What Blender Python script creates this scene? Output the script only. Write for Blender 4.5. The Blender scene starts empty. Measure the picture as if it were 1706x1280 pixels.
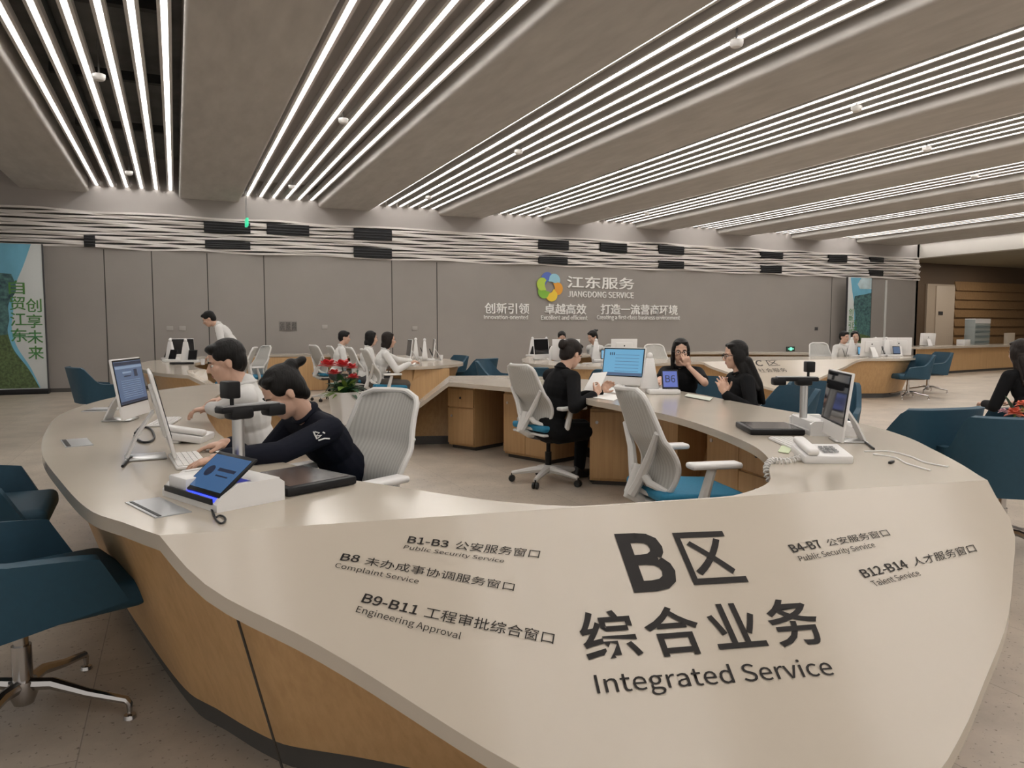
import bpy, bmesh, math, random, os
from math import sin, cos, pi, radians, atan2, sqrt, hypot
from mathutils import Vector, Matrix, Euler
random.seed(7)
S = bpy.context.scene
COL = S.collection

# ------------------------------------------------------------------ camera, world, exposure
CAM_H, FPX, PITCH, YAW = 1.30, 1236.0, math.atan(92 / 1236.0), radians(24.35)
cam_d = bpy.data.cameras.new('camera')
cam_d.sensor_width = 36.0
cam_d.lens = 36.0 * FPX / 1706.0
cam_d.clip_start = 0.02
cam_d.clip_end = 200
cam = bpy.data.objects.new('camera', cam_d)
COL.objects.link(cam)
cam.location = (0, 0, CAM_H)
cam.rotation_euler = (pi / 2 - PITCH, 0, -YAW)
S.camera = cam
S.view_settings.view_transform = 'Standard'
S.view_settings.look = 'None'
S.view_settings.gamma = 1
S.view_settings.use_curve_mapping = False
S.view_settings.exposure = -0.08
LED = 19.0            # emission of the ceiling light strips
world = bpy.data.worlds.new('world')
S.world = world
world.use_nodes = True
world.node_tree.nodes['Background'].inputs[0].default_value = (1.0, 0.96, 0.9, 1)
world.node_tree.nodes['Background'].inputs[1].default_value = 0.75
S.cycles.max_bounces = 7
S.cycles.diffuse_bounces = 4
S.cycles.glossy_bounces = 3

# ------------------------------------------------------------------ surveying: sight lines of the photograph to places in the room
def sight(u, v):
    a, b = (u - 853.0) / FPX, -(v - 640.0) / FPX
    c, s = cos(PITCH), sin(PITCH)
    x, d, z = a, c + b * s, b * c - s
    return Vector((x * cos(YAW) + d * sin(YAW), -x * sin(YAW) + d * cos(YAW), z))
EYE = Vector((0, 0, CAM_H))
def at_z(u, v, z):
    w = sight(u, v)
    return EYE + w * ((z - CAM_H) / w.z)
def at_y(u, v, y):
    w = sight(u, v)
    return EYE + w * (y / w.y)
def at_d(u, v, d):
    w = sight(u, v)
    return EYE + w * (d / (w.x * sin(YAW) + w.y * cos(YAW)))
def at_plane(u, v, p0, n):
    w = sight(u, v)
    return EYE + w * ((Vector(p0) - EYE).dot(n) / w.dot(n))

# ------------------------------------------------------------------ materials
MATS = {}
def mat(name, col, rough=0.5, metal=0.0, noise=0.0, nscale=8.0, nstretch=(1, 1, 1), bump=0.0, coat=0.0, emit=None, estr=0.0, trans=0.0, alpha=1.0, spec=0.5, col2=None):
    if name in MATS:
        return MATS[name]
    m = bpy.data.materials.new(name)
    m.use_nodes = True
    nt = m.node_tree
    b = nt.nodes['Principled BSDF']
    c = tuple(col) + (1,)
    b.inputs['Base Color'].default_value = c
    b.inputs['Roughness'].default_value = rough
    b.inputs['Metallic'].default_value = metal
    b.inputs['Specular IOR Level'].default_value = spec
    b.inputs['Coat Weight'].default_value = coat
    b.inputs['Coat Roughness'].default_value = 0.08
    b.inputs['Transmission Weight'].default_value = trans
    b.inputs['Alpha'].default_value = alpha
    if emit:
        b.inputs['Emission Color'].default_value = tuple(emit) + (1,)
        b.inputs['Emission Strength'].default_value = estr
    if noise > 0 or bump > 0:
        tc = nt.nodes.new('ShaderNodeTexCoord')
        mp = nt.nodes.new('ShaderNodeMapping')
        mp.inputs['Scale'].default_value = nstretch
        nz = nt.nodes.new('ShaderNodeTexNoise')
        nz.inputs['Scale'].default_value = nscale
        nz.inputs['Detail'].default_value = 5
        nt.links.new(tc.outputs['Object'], mp.inputs[0])
        nt.links.new(mp.outputs[0], nz.inputs['Vector'])
        if noise > 0:
            rp = nt.nodes.new('ShaderNodeValToRGB')
            rp.color_ramp.elements[0].position = 0.3
            rp.color_ramp.elements[1].position = 0.7
            lo = col2 if col2 else tuple(max(0, x * (1 - noise)) for x in col)
            hi = tuple(min(1, x * (1 + noise)) for x in col)
            rp.color_ramp.elements[0].color = tuple(lo) + (1,)
            rp.color_ramp.elements[1].color = tuple(hi) + (1,)
            nt.links.new(nz.outputs['Fac'], rp.inputs[0])
            nt.links.new(rp.outputs[0], b.inputs['Base Color'])
        if bump > 0:
            bp = nt.nodes.new('ShaderNodeBump')
            bp.inputs['Strength'].default_value = bump
            bp.inputs['Distance'].default_value = 0.01
            nt.links.new(nz.outputs['Fac'], bp.inputs['Height'])
            nt.links.new(bp.outputs[0], b.inputs['Normal'])
    MATS[name] = m
    return m

def floor_material():
    m = bpy.data.materials.new('stone_floor_tiles')
    m.use_nodes = True
    nt = m.node_tree
    N, L = nt.nodes, nt.links
    b = N['Principled BSDF']
    tc = N.new('ShaderNodeTexCoord')
    br = N.new('ShaderNodeTexBrick')
    br.offset = 0.5
    br.inputs['Scale'].default_value = 1.0
    br.inputs['Brick Width'].default_value = 1.2
    br.inputs['Row Height'].default_value = 0.6
    br.inputs['Mortar Size'].default_value = 0.0022
    br.inputs['Mortar Smooth'].default_value = 0.4
    br.inputs['Color1'].default_value = (0.46, 0.395, 0.325, 1)
    br.inputs['Color2'].default_value = (0.50, 0.43, 0.355, 1)
    br.inputs['Mortar'].default_value = (0.28, 0.24, 0.20, 1)
    mp = N.new('ShaderNodeMapping')
    mp.inputs['Rotation'].default_value = (0, 0, pi / 2)
    mp.inputs['Location'].default_value = (0.1, 0.31, 0)
    L.new(tc.outputs['Object'], mp.inputs[0])
    L.new(mp.outputs[0], br.inputs['Vector'])
    n1 = N.new('ShaderNodeTexNoise')
    n1.inputs['Scale'].default_value = 2.2
    n1.inputs['Detail'].default_value = 8
    n1.inputs['Roughness'].default_value = 0.65
    L.new(tc.outputs['Object'], n1.inputs['Vector'])
    r1 = N.new('ShaderNodeValToRGB')
    r1.color_ramp.elements[0].position = 0.3
    r1.color_ramp.elements[0].color = (0.74, 0.74, 0.74, 1)
    r1.color_ramp.elements[1].position = 0.7
    r1.color_ramp.elements[1].color = (1.12, 1.12, 1.12, 1)
    L.new(n1.outputs['Fac'], r1.inputs[0])
    mx = N.new('ShaderNodeMixRGB')
    mx.blend_type = 'MULTIPLY'
    mx.inputs[0].default_value = 1
    L.new(br.outputs['Color'], mx.inputs[1])
    L.new(r1.outputs[0], mx.inputs[2])
    vo = N.new('ShaderNodeTexNoise')
    vo.inputs['Scale'].default_value = 55
    vo.inputs['Detail'].default_value = 2
    L.new(tc.outputs['Object'], vo.inputs['Vector'])
    r2 = N.new('ShaderNodeValToRGB')
    r2.color_ramp.elements[0].position = 0.30
    r2.color_ramp.elements[0].color = (0.42, 0.4, 0.38, 1)
    r2.color_ramp.elements[1].position = 0.36
    r2.color_ramp.elements[1].color = (1, 1, 1, 1)
    L.new(vo.outputs['Fac'], r2.inputs[0])
    m2 = N.new('ShaderNodeMixRGB')
    m2.blend_type = 'MULTIPLY'
    m2.inputs[0].default_value = 1
    L.new(mx.outputs[0], m2.inputs[1])
    L.new(r2.outputs[0], m2.inputs[2])
    L.new(m2.outputs[0], b.inputs['Base Color'])
    b.inputs['Roughness'].default_value = 0.38
    b.inputs['Specular IOR Level'].default_value = 0.45
    return m

def wood_material(name, base, dark, scale=1.0):
    m = bpy.data.materials.new(name)
    m.use_nodes = True
    nt = m.node_tree
    N, L = nt.nodes, nt.links
    b = N['Principled BSDF']
    tc = N.new('ShaderNodeTexCoord')
    mp = N.new('ShaderNodeMapping')
    mp.inputs['Scale'].default_value = (38 * scale, 38 * scale, 1.6 * scale)
    L.new(tc.outputs['Object'], mp.inputs[0])
    nz = N.new('ShaderNodeTexNoise')
    nz.inputs['Scale'].default_value = 1.0
    nz.inputs['Detail'].default_value = 6
    nz.inputs['Roughness'].default_value = 0.6
    L.new(mp.outputs[0], nz.inputs['Vector'])
    rp = N.new('ShaderNodeValToRGB')
    rp.color_ramp.elements[0].position = 0.32
    rp.color_ramp.elements[0].color = tuple(dark) + (1,)
    rp.color_ramp.elements[1].position = 0.62
    rp.color_ramp.elements[1].color = tuple(base) + (1,)
    L.new(nz.outputs['Fac'], rp.inputs[0])
    L.new(rp.outputs[0], b.inputs['Base Color'])
    b.inputs['Roughness'].default_value = 0.42
    MATS[name] = m
    return m

W_OAK = wood_material('light_oak_veneer', (0.58, 0.365, 0.175), (0.50, 0.305, 0.14))
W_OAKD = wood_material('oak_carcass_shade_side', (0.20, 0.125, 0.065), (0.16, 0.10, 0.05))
W_WALL = wood_material('brown_slat_wood', (0.26, 0.165, 0.085), (0.20, 0.12, 0.06))
M_FLOOR = floor_material()
M_TOP = mat('cream_solid_surface', (0.50, 0.44, 0.365), 0.16, noise=0.02, nscale=3, spec=0.5)
M_PLINTH = mat('dark_plinth', (0.07, 0.065, 0.06), 0.5)
M_WALL = mat('grey_wall_panel', (0.31, 0.284, 0.262), 0.5, noise=0.03, nscale=1.5)
M_BAND = mat('plain_grey_band', (0.40, 0.37, 0.35), 0.7)
M_GROOVE = mat('panel_groove', (0.06, 0.055, 0.05), 0.7)
M_LOUVRE = mat('wavy_louvre_metal', (0.72, 0.68, 0.645), 0.4, metal=0.0)
M_CEIL = mat('grey_concrete_ceiling', (0.475, 0.452, 0.425), 0.75, noise=0.09, nscale=1.6, nstretch=(4, 1, 1), bump=0.12)
M_PLEN = mat('dark_plenum', (0.20, 0.205, 0.20), 0.8, noise=0.2, nscale=2)
M_RECESS = mat('grey_recess', (0.55, 0.515, 0.50), 0.7)
M_FIN = mat('aluminium_profile', (0.62, 0.60, 0.585), 0.5)
M_LED = mat('led_diffuser', (0.9, 0.9, 0.88), 0.5, emit=(1.0, 0.965, 0.925), estr=LED)
M_WHITE = mat('white_plastic', (0.76, 0.745, 0.73), 0.35)
M_WHITE2 = mat('white_matte', (0.70, 0.68, 0.66), 0.6)
M_BLACK = mat('black_plastic', (0.007, 0.007, 0.008), 0.45, spec=0.3)
M_DARK = mat('dark_grey_plastic', (0.05, 0.05, 0.055), 0.45)
M_GREY = mat('grey_plastic', (0.32, 0.32, 0.32), 0.5)
M_SILVER = mat('brushed_silver', (0.62, 0.62, 0.62), 0.3, metal=0.9)
M_CHROME = mat('polished_steel', (0.50, 0.48, 0.47), 0.18, metal=1.0)
M_PRINT = mat('black_vinyl_lettering', (0.010, 0.007, 0.006), 0.45, spec=0.25)
M_BLUE = mat('teal_blue_upholstery', (0.014, 0.060, 0.098), 0.62, noise=0.05, nscale=40)
M_SEAT = mat('bright_blue_seat_fabric', (0.018, 0.19, 0.33), 0.75, noise=0.08, nscale=60)
M_MESH = None
M_GLASS = mat('smoked_glass', (0.012, 0.012, 0.014), 0.06)
M_PAPER = mat('white_paper', (0.80, 0.79, 0.76), 0.7)

# ------------------------------------------------------------------ mesh building
class MB:
    def __init__(s):
        s.bm = bmesh.new()
    def add(s, verts, faces, M=None):
        vs = [s.bm.verts.new((M @ Vector(v)) if M is not None else v) for v in verts]
        for f in faces:
            try:
                s.bm.faces.new([vs[i] for i in f])
            except ValueError:
                pass
        return vs
    def box(s, c, d, rot=None, bev=0.0, taper=None, seg=2):
        b = bmesh.new()
        bmesh.ops.create_cube(b, size=1)
        for v in b.verts:
            v.co = Vector((v.co.x * d[0], v.co.y * d[1], v.co.z * d[2]))
            if taper and v.co.z > 0:
                v.co.x *= taper[0]
                v.co.y *= taper[1]
        if bev > 0:
            bmesh.ops.bevel(b, geom=list(b.edges), offset=bev, segments=seg, affect='EDGES', profile=0.5)
        R = Matrix.Translation(Vector(c))
        if rot is not None:
            R = R @ (rot if isinstance(rot, Matrix) else Euler(rot).to_matrix().to_4x4())
        s.merge(b, R)
        return s
    def merge(s, b, M=None):
        b.verts.index_update()
        vs = [s.bm.verts.new((M @ v.co) if M is not None else v.co) for v in b.verts]
        for f in b.faces:
            try:
                s.bm.faces.new([vs[v.index] for v in f.verts])
            except ValueError:
                pass
        b.free()
    def tube(s, pts, r, n=8, cap=True, closed=False):
        pts = [Vector(p) for p in pts]
        rr = r if isinstance(r, (list, tuple)) else [r] * len(pts)
        rings = []
        prev = None
        m = len(pts)
        for i, p in enumerate(pts):
            if closed:
                t = (pts[(i + 1) % m] - pts[i - 1])
            else:
                t = (pts[min(i + 1, m - 1)] - pts[max(i - 1, 0)])
            t.normalize()
            if prev is None:
                a = Vector((0, 0, 1)) if abs(t.z) < 0.9 else Vector((1, 0, 0))
                u = t.cross(a).normalized()
            else:
                u = (prev - t * prev.dot(t))
                u = u.normalized() if u.length > 1e-6 else t.orthogonal().normalized()
            prev = u
            w = t.cross(u)
            rings.append([s.bm.verts.new(p + (u * cos(2 * pi * k / n) + w * sin(2 * pi * k / n)) * rr[i]) for k in range(n)])
        last = m if closed else m - 1
        for i in range(last):
            A, B = rings[i], rings[(i + 1) % m]
            for k in range(n):
                try:
                    s.bm.faces.new((A[k], A[(k + 1) % n], B[(k + 1) % n], B[k]))
                except ValueError:
                    pass
        if cap and not closed:
            s.bm.faces.new(rings[0][::-1])
            s.bm.faces.new(rings[-1])
        return s
    def lathe(s, prof, c=(0, 0, 0), n=24, M=None):
        c = Vector(c)
        rings = []
        for r, z in prof:
            if r < 1e-5:
                p = c + Vector((0, 0, z))
                rings.append([s.bm.verts.new(M @ p if M is not None else p)])
            else:
                q = []
                for k in range(n):
                    p = c + Vector((r * cos(2 * pi * k / n), r * sin(2 * pi * k / n), z))
                    q.append(s.bm.verts.new(M @ p if M is not None else p))
                rings.append(q)
        for A, B in zip(rings, rings[1:]):
            if len(A) == 1 and len(B) == 1:
                continue
            for k in range(n):
                if len(A) == 1:
                    f = (A[0], B[(k + 1) % n], B[k])
                elif len(B) == 1:
                    f = (A[k], A[(k + 1) % n], B[0])
                else:
                    f = (A[k], A[(k + 1) % n], B[(k + 1) % n], B[k])
                try:
                    s.bm.faces.new(f)
                except ValueError:
                    pass
        return s
    def ell(s, c, r, R=None, n=16, m=10):
        M = Matrix.Translation(Vector(c)) @ (R.to_4x4() if R is not None else Matrix.Identity(4)) @ Matrix.Diagonal((r[0], r[1], r[2], 1))
        return s.lathe([(sin(pi * i / m), -cos(pi * i / m)) for i in range(m + 1)], (0, 0, 0), n, M)
    def cap(s, a, b, ra, rb, n=14, m=6):
        """tapered capsule from a to b"""
        a, b = Vector(a), Vector(b)
        d = b - a
        L = max(d.length, 1e-5)
        q = Vector((0, 0, 1)).rotation_difference(d / L).to_matrix().to_4x4()
        M = Matrix.Translation(a) @ q
        prof = [(ra * sin(pi / 2 * i / m), -ra * cos(pi / 2 * i / m)) for i in range(m + 1)]
        prof += [(rb * cos(pi / 2 * i / m), L + rb * sin(pi / 2 * i / m)) for i in range(m + 1)]
        return s.lathe(prof, (0, 0, 0), n, M)
    def prism(s, poly, h, M=None):
        """polygon in xy extruded from z=0 to z=h"""
        n = len(poly)
        vs = [(x, y, 0) for x, y in poly] + [(x, y, h) for x, y in poly]
        fs = [tuple(range(n))[::-1], tuple(range(n, 2 * n))] + [(i, (i + 1) % n, n + (i + 1) % n, n + i) for i in range(n)]
        s.add(vs, fs, M)
        return s
    def grid_surf(s, P, thick=0.0, closed_u=False):
        """P[i][j] points -> sheet, optionally thickened along the normal"""
        ni, nj = len(P), len(P[0])
        def nrm(i, j):
            a = Vector(P[min(i + 1, ni - 1)][j]) - Vector(P[max(i - 1, 0)][j])
            b = Vector(P[i][min(j + 1, nj - 1)]) - Vector(P[i][max(j - 1, 0)])
            c = a.cross(b)
            return c.normalized() if c.length > 1e-9 else Vector((0, 0, 1))
        top = [[s.bm.verts.new(Vector(P[i][j]) + nrm(i, j) * thick / 2) for j in range(nj)] for i in range(ni)]
        for i in range(ni - 1):
            for j in range(nj - 1):
                s.bm.faces.new((top[i][j], top[i + 1][j], top[i + 1][j + 1], top[i][j + 1]))
        if thick:
            bot = [[s.bm.verts.new(Vector(P[i][j]) - nrm(i, j) * thick / 2) for j in range(nj)] for i in range(ni)]
            for i in range(ni - 1):
                for j in range(nj - 1):
                    s.bm.faces.new((bot[i][j], bot[i][j + 1], bot[i + 1][j + 1], bot[i + 1][j]))
            edge = [(i, 0) for i in range(ni)] + [(ni - 1, j) for j in range(1, nj)] + [(i, nj - 1) for i in range(ni - 2, -1, -1)] + [(0, j) for j in range(nj - 2, 0, -1)]
            for k in range(len(edge)):
                (i, j), (p, q) = edge[k], edge[(k + 1) % len(edge)]
                s.bm.faces.new((top[i][j], bot[i][j], bot[p][q], top[p][q]))
        return s
    def build(s, name, m, parent=None, smooth=True, M=None, sharp=40, recalc=True):
        if recalc:
            bmesh.ops.recalc_face_normals(s.bm, faces=list(s.bm.faces))
        if M is not None:
            s.bm.transform(M)
        me = bpy.data.meshes.new(name)
        if smooth:
            for f in s.bm.faces:
                f.smooth = True
            ca = cos(radians(sharp))
            for e in s.bm.edges:
                if len(e.link_faces) == 2 and e.link_faces[0].normal.dot(e.link_faces[1].normal) < ca:
                    e.smooth = False
        s.bm.to_mesh(me)
        s.bm.free()
        o = bpy.data.objects.new(name, me)
        me.materials.append(m)
        COL.objects.link(o)
        if parent:
            o.parent = parent
        return o

def tag(o, label=None, cat=None, group=None, kind=None):
    if label:
        o['label'] = label
    if cat:
        o['category'] = cat
    if group:
        o['group'] = group
    if kind:
        o['kind'] = kind
    return o
def thing(name, label, cat, loc=(0, 0, 0), rz=0.0, group=None):
    o = bpy.data.objects.new(name, None)
    o.empty_display_size = 0.1
    COL.objects.link(o)
    o.location = loc
    o.rotation_euler = (0, 0, rz)
    return tag(o, label, cat, group)
def kids(o):
    return [c for c in bpy.data.objects if c.parent == o]
def dup(src, loc, rz, label, group=None, scale=None):
    """copy a thing, its parts and their sub-parts"""
    r = src.copy()
    COL.objects.link(r)
    r.location = loc
    r.rotation_euler = (0, 0, rz)
    r['label'] = label
    if group:
        r['group'] = group
    if scale:
        r.scale = scale
    for ch in list(src.children):
        c = ch.copy()
        COL.objects.link(c)
        c.parent = r
        for g in list(ch.children):
            d = g.copy()
            COL.objects.link(d)
            d.parent = c
    return r
def structure(name, mb, m, **k):
    return tag(mb.build(name, m, **k), kind='structure')

# ------------------------------------------------------------------ lettering
_fd = bpy.utils.system_resource('DATAFILES', path='fonts')
FONT = None
try:
    FONT = bpy.data.fonts.load(os.path.join(_fd, 'Noto Sans CJK Regular.woff2'))
except Exception:
    FONT = None
def glyphs(body, bold=0.0, spacing=1.0, extrude=0.0):
    """outline of a line of lettering as a mesh in its own plane, in em units"""
    c = bpy.data.curves.new('lettering', 'FONT')
    c.body = body
    c.size = 1.0
    if FONT:
        c.font = FONT
    c.offset = bold
    c.space_character = spacing
    c.resolution_u = 3
    c.extrude = extrude
    o = bpy.data.objects.new('lettering', c)
    COL.objects.link(o)
    bpy.context.view_layer.update()
    me = bpy.data.meshes.new_from_object(o.evaluated_get(bpy.context.evaluated_depsgraph_get()))
    bpy.data.objects.remove(o)
    bpy.data.curves.remove(c)
    return me
def lettering(name, body, bl, br, tl, m, bold=0.0, spacing=1.0, base=None, parent=None, depth=0.0, lift=0.0015, nrm=None):
    """lettering laid so that its ink box spans bl-br (foot) and bl-tl (left side)"""
    me = glyphs(body, bold, spacing, 0.5 if depth else 0.0)
    xs = [v.co.x for v in me.vertices]
    ys = [v.co.y for v in me.vertices]
    x0, x1, y0, y1 = min(xs), max(xs), min(ys), max(ys)
    if base:
        y0, y1 = base
    bl, br, tl = Vector(bl), Vector(br), Vector(tl)
    X, Y = br - bl, tl - bl
    n = nrm if nrm is not None else X.cross(Y).normalized()
    for v in me.vertices:
        a, b = (v.co.x - x0) / (x1 - x0), (v.co.y - y0) / (y1 - y0)
        v.co = bl + X * a + Y * b + n * (lift + (v.co.z + 0.5) * depth)
    me.materials.clear()
    me.materials.append(m)
    o = bpy.data.objects.new(name, me)
    COL.objects.link(o)
    if parent:
        o.parent = parent
    return o
LATIN = (0.0, 0.257) if FONT else (0.0, 0.70)

# ------------------------------------------------------------------ room shell
WALL_Y = 17.715
XL, XR = -9.0, 23.4
YB = -5.0
f = MB(); f.box((14, 9, -0.05), (62, 34, 0.1)); structure('floor', f, M_FLOOR, smooth=False)
w = MB(); w.box(((XL + XR) / 2, WALL_Y + 0.1, 1.49), (XR - XL, 0.2, 2.98)); structure('wall_back', w, M_WALL, smooth=False)
w = MB(); w.box(((XL + XR) / 2, WALL_Y + 0.1, 4.33), (XR - XL, 0.2, 1.24)); structure('wall_back_band', w, M_BAND, smooth=False)
w = MB(); w.box(((XL + XR) / 2, WALL_Y + 0.19, 3.345), (XR - XL, 0.06, 0.73)); structure('wall_back_louvre_backing', w, mat('louvre_backing', (0.16, 0.15, 0.14), 0.8), smooth=False)
# wavy louvre: long fins whose front edge swings in and out
w = MB()
NF = 14
for k in range(NF):
    z = 2.985 + k * (0.72 / (NF - 1))
    pts_f, pts_b = [], []
    n = 330
    for i in range(n + 1):
        x = XL + (XR - XL) * i / n
        sw = 0.5 + 0.5 * sin(x * 3.3 + k * 1.35 + 1.6 * sin(x * 0.43 + k * 0.5))
        dz = 0.016 * sin(x * 2.4 + k * 2.1 + 0.8 * sin(x * 0.7))
        pts_f.append((x, WALL_Y - 0.004 - 0.075 * sw, z + dz))
        pts_b.append((x, WALL_Y + 0.12, z + dz))
    h0, h1 = -0.011, 0.027
    P = [[Vector(p) + Vector((0, 0, h0)) for p in pts_b], [Vector(p) + Vector((0, 0, h0 - 0.004)) for p in pts_f],
         [Vector(p) + Vector((0, 0, h1)) for p in pts_f], [Vector(p) + Vector((0, 0, h1)) for p in pts_b]]
    w.grid_surf(P)
structure('trim_1', w, M_LOUVRE)
# panel joints in the wall
for i, (u, v) in enumerate([(176, 500), (255, 500), (347, 500), (441, 500), (653, 480), (728, 480), (1385, 500)]):
    x = at_y(u, v, WALL_Y).x
    g = MB(); g.box((x, WALL_Y - 0.001, 1.48), (0.022, 0.006, 2.94)); structure('trim_%d' % (2 + i), g, M_GROOVE, smooth=False)
g = MB(); g.box(((XL + XR) / 2, WALL_Y - 0.006, 0.04), (XR - XL, 0.012, 0.08)); structure('baseboard_back', g, M_PLINTH, smooth=False)
# return of the wall and the alcove beyond with brown timber boards
ALC = 19.6
w = MB(); w.box((XR - 0.05, (WALL_Y + ALC) / 2, 2.1), (0.1, ALC - WALL_Y, 4.2)); structure('wall_return', w, M_WALL, smooth=False)
w = MB(); w.box((33, ALC + 0.1, 2.1), (20, 0.2, 4.2)); structure('wall_alcove', w, mat('dark_brown_wall', (0.10, 0.068, 0.045), 0.6), smooth=False)
xd0, xd1 = at_y(1588, 520, ALC).x, 42.0
zt, zb = at_y(1640, 471, ALC).z, 0.0
w = MB()
nb = 9
for k in range(nb):
    z0 = zb + (zt - zb) * k / nb
    hh = (zt - zb) / nb
    b = bmesh.new(); bmesh.ops.create_cube(b, size=1)
    for v in b.verts:
        yy = ALC - (0.10 if v.co.z < 0 else 0.02) if v.co.y < 0 else ALC + 0.02
        v.co = Vector(((xd0 + xd1) / 2 + v.co.x * (xd1 - xd0), yy, z0 + hh * (v.co.z + 0.5)))
    w.merge(b)
structure('wall_timber_boards', w, W_WALL, smooth=False)
xa, xb, xc = at_y(1541, 520, ALC).x, at_y(1554, 520, ALC).x, at_y(1586, 520, ALC).x
zd = at_y(1570, 474, ALC).z
w = MB(); w.box(((xa + xc) / 2, ALC - 0.03, zd / 2), (xc - xa, 0.08, zd)); structure('trim_20', w, mat('beige_door_surround', (0.42, 0.36, 0.30), 0.6), smooth=False)
dr = thing('door', 'pale beige flush door with small dark plate beside the timber wall', 'door', ((xb + xc) / 2, ALC - 0.09, 0))
dr['kind'] = 'structure'; dr.name = 'door_1'
w = MB(); w.box((0, 0, zd / 2 - 0.03), (xc - xb - 0.06, 0.05, zd - 0.08), bev=0.006); w.build('door_leaf', mat('pale_door', (0.50, 0.44, 0.38), 0.5), dr)
p = at_y(1566, 522, ALC - 0.1)
w = MB(); w.box((p.x - (xb + xc) / 2, -0.035, p.z), (0.24, 0.02, 0.13)); w.build('door_plate', M_DARK, dr)
w = MB(); w.box((36.0, 7.3, 2.1), (0.2, 25, 4.2)); structure('wall_right_light_block', w, M_WALL, smooth=False)  # out-of-view wall added to block world light from the right
# soffit and beam over the alcove side
w = MB(); w.box((XR + 0.17, (YB + ALC) / 2, 3.97), (0.34, ALC - YB, 0.5), bev=0.01); structure('ceiling_beam', w, mat('white_beam', (0.60, 0.57, 0.53), 0.6), smooth=False)
w = MB(); w.box((XR + 10.3, (YB + ALC) / 2, 3.86), (20, ALC - YB, 0.1)); structure('ceiling_soffit', w, mat('olive_soffit', (0.30, 0.28, 0.215), 0.7), smooth=False)

# ------------------------------------------------------------------ ceiling: dropped grey panels, recesses with light strips
PL = [-2.74 - 0.02, 0.16, 3.10, 6.02, 8.92, 11.82, 14.71, 17.57, 20.38]      # left side of every panel
PW = 1.22
w = MB(); w.box((7, 6.4, 4.95), (34, 23.5, 0.1)); structure('ceiling', w, M_PLEN, smooth=False)
for k, x in enumerate(PL + [-5.66]):
    w = MB()
    n = 5
    r = 0.05
    y0, y1 = YB, WALL_Y
    pw = PW if x < 20 else 2.25
    prof = [(0, 0.55)] + [(r - r * cos(pi / 2 * i / n), r - r * sin(pi / 2 * i / n)) for i in range(n + 1)] + [(pw - r + r * sin(pi / 2 * i / n), r - r * cos(pi / 2 * i / n)) for i in range(n + 1)] + [(pw, 0.55)]
    P = [[(x + a, y0, 4.10 + b) for a, b in prof], [(x + a, y1, 4.10 + b) for a, b in prof]]
    w.grid_surf(P)
    w.bm.faces.new([w.bm.verts.new(Vector((x + a, y1 - 0.001, 4.10 + b))) for a, b in prof])
    structure('ceiling_panel', w, M_CEIL)
ordn = ['first', 'second', 'third', 'fourth', 'fifth', 'sixth']
rname = ['over the tall left banner', 'second from the banner side', 'third from the banner side', 'fourth from the banner side', 'fifth from the banner side', 'sixth from the banner side', 'seventh from the banner side', 'beside the white beam']
proto = None
for k in range(8):
    x0, x1 = PL[k] + PW, PL[k + 1]
    if k > 0:
        w = MB(); w.box(((x0 + x1) / 2, (YB + WALL_Y) / 2, 4.62), (x1 - x0, WALL_Y - YB, 0.06)); structure('ceiling_recess', w, M_RECESS, smooth=False)
    for j in range(6):
        x = x0 + 0.165 + j * (x1 - x0 - 0.33) / 5 + 0.0
        lab = '%s light strip from the left, ceiling recess %s' % (ordn[j], rname[k])
        if proto is None:
            proto = thing('strip_light', lab, 'light', (x, 0, 4.24), 0, 'linear ceiling lights')
            y0, y1 = YB, WALL_Y - 0.03
            h = MB()
            prof = [(-0.062, 0.09), (-0.062, 0.0), (-0.030, 0.0), (-0.024, 0.02), (0.024, 0.02), (0.030, 0.0), (0.062, 0.0), (0.062, 0.09), (-0.062, 0.09)]
            h.grid_surf([[(a, y0, b) for a, b in prof], [(a, y1, b) for a, b in prof]])
            h.build('housing', M_FIN, proto, smooth=False)
            h = MB(); h.box((0, (y0 + y1) / 2, 0.014), (0.016, y1 - y0, 0.012)); h.build('diffuser', M_LED, proto, smooth=False)
        else:
            dup(proto, (x, 0, 4.24), 0, lab, 'linear ceiling lights')
w = MB(); w.box((23.0, (YB + WALL_Y) / 2, 4.62), (0.8, WALL_Y - YB, 0.06)); structure('ceiling_recess', w, M_RECESS, smooth=False)
for j in range(3):
    dup(proto, (22.78 + 0.22 * j, 0, 4.24), 0, '%s light strip from the left in the narrow recess along the white beam' % ordn[j], 'linear ceiling lights')
# unseen area lights added under the soffit to brighten the alcove
for i, (x, y) in enumerate([(25.6, 17.6), (28.6, 17.6), (27.0, 12.5)]):
    L_ = bpy.data.lights.new('alcove_fill_light', 'AREA'); L_.energy = 48; L_.size = 0.9; L_.color = (1.0, 0.86, 0.70)
    o = bpy.data.objects.new('alcove_fill_light', L_); COL.objects.link(o); o.location = (x, y, 3.79)
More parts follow.
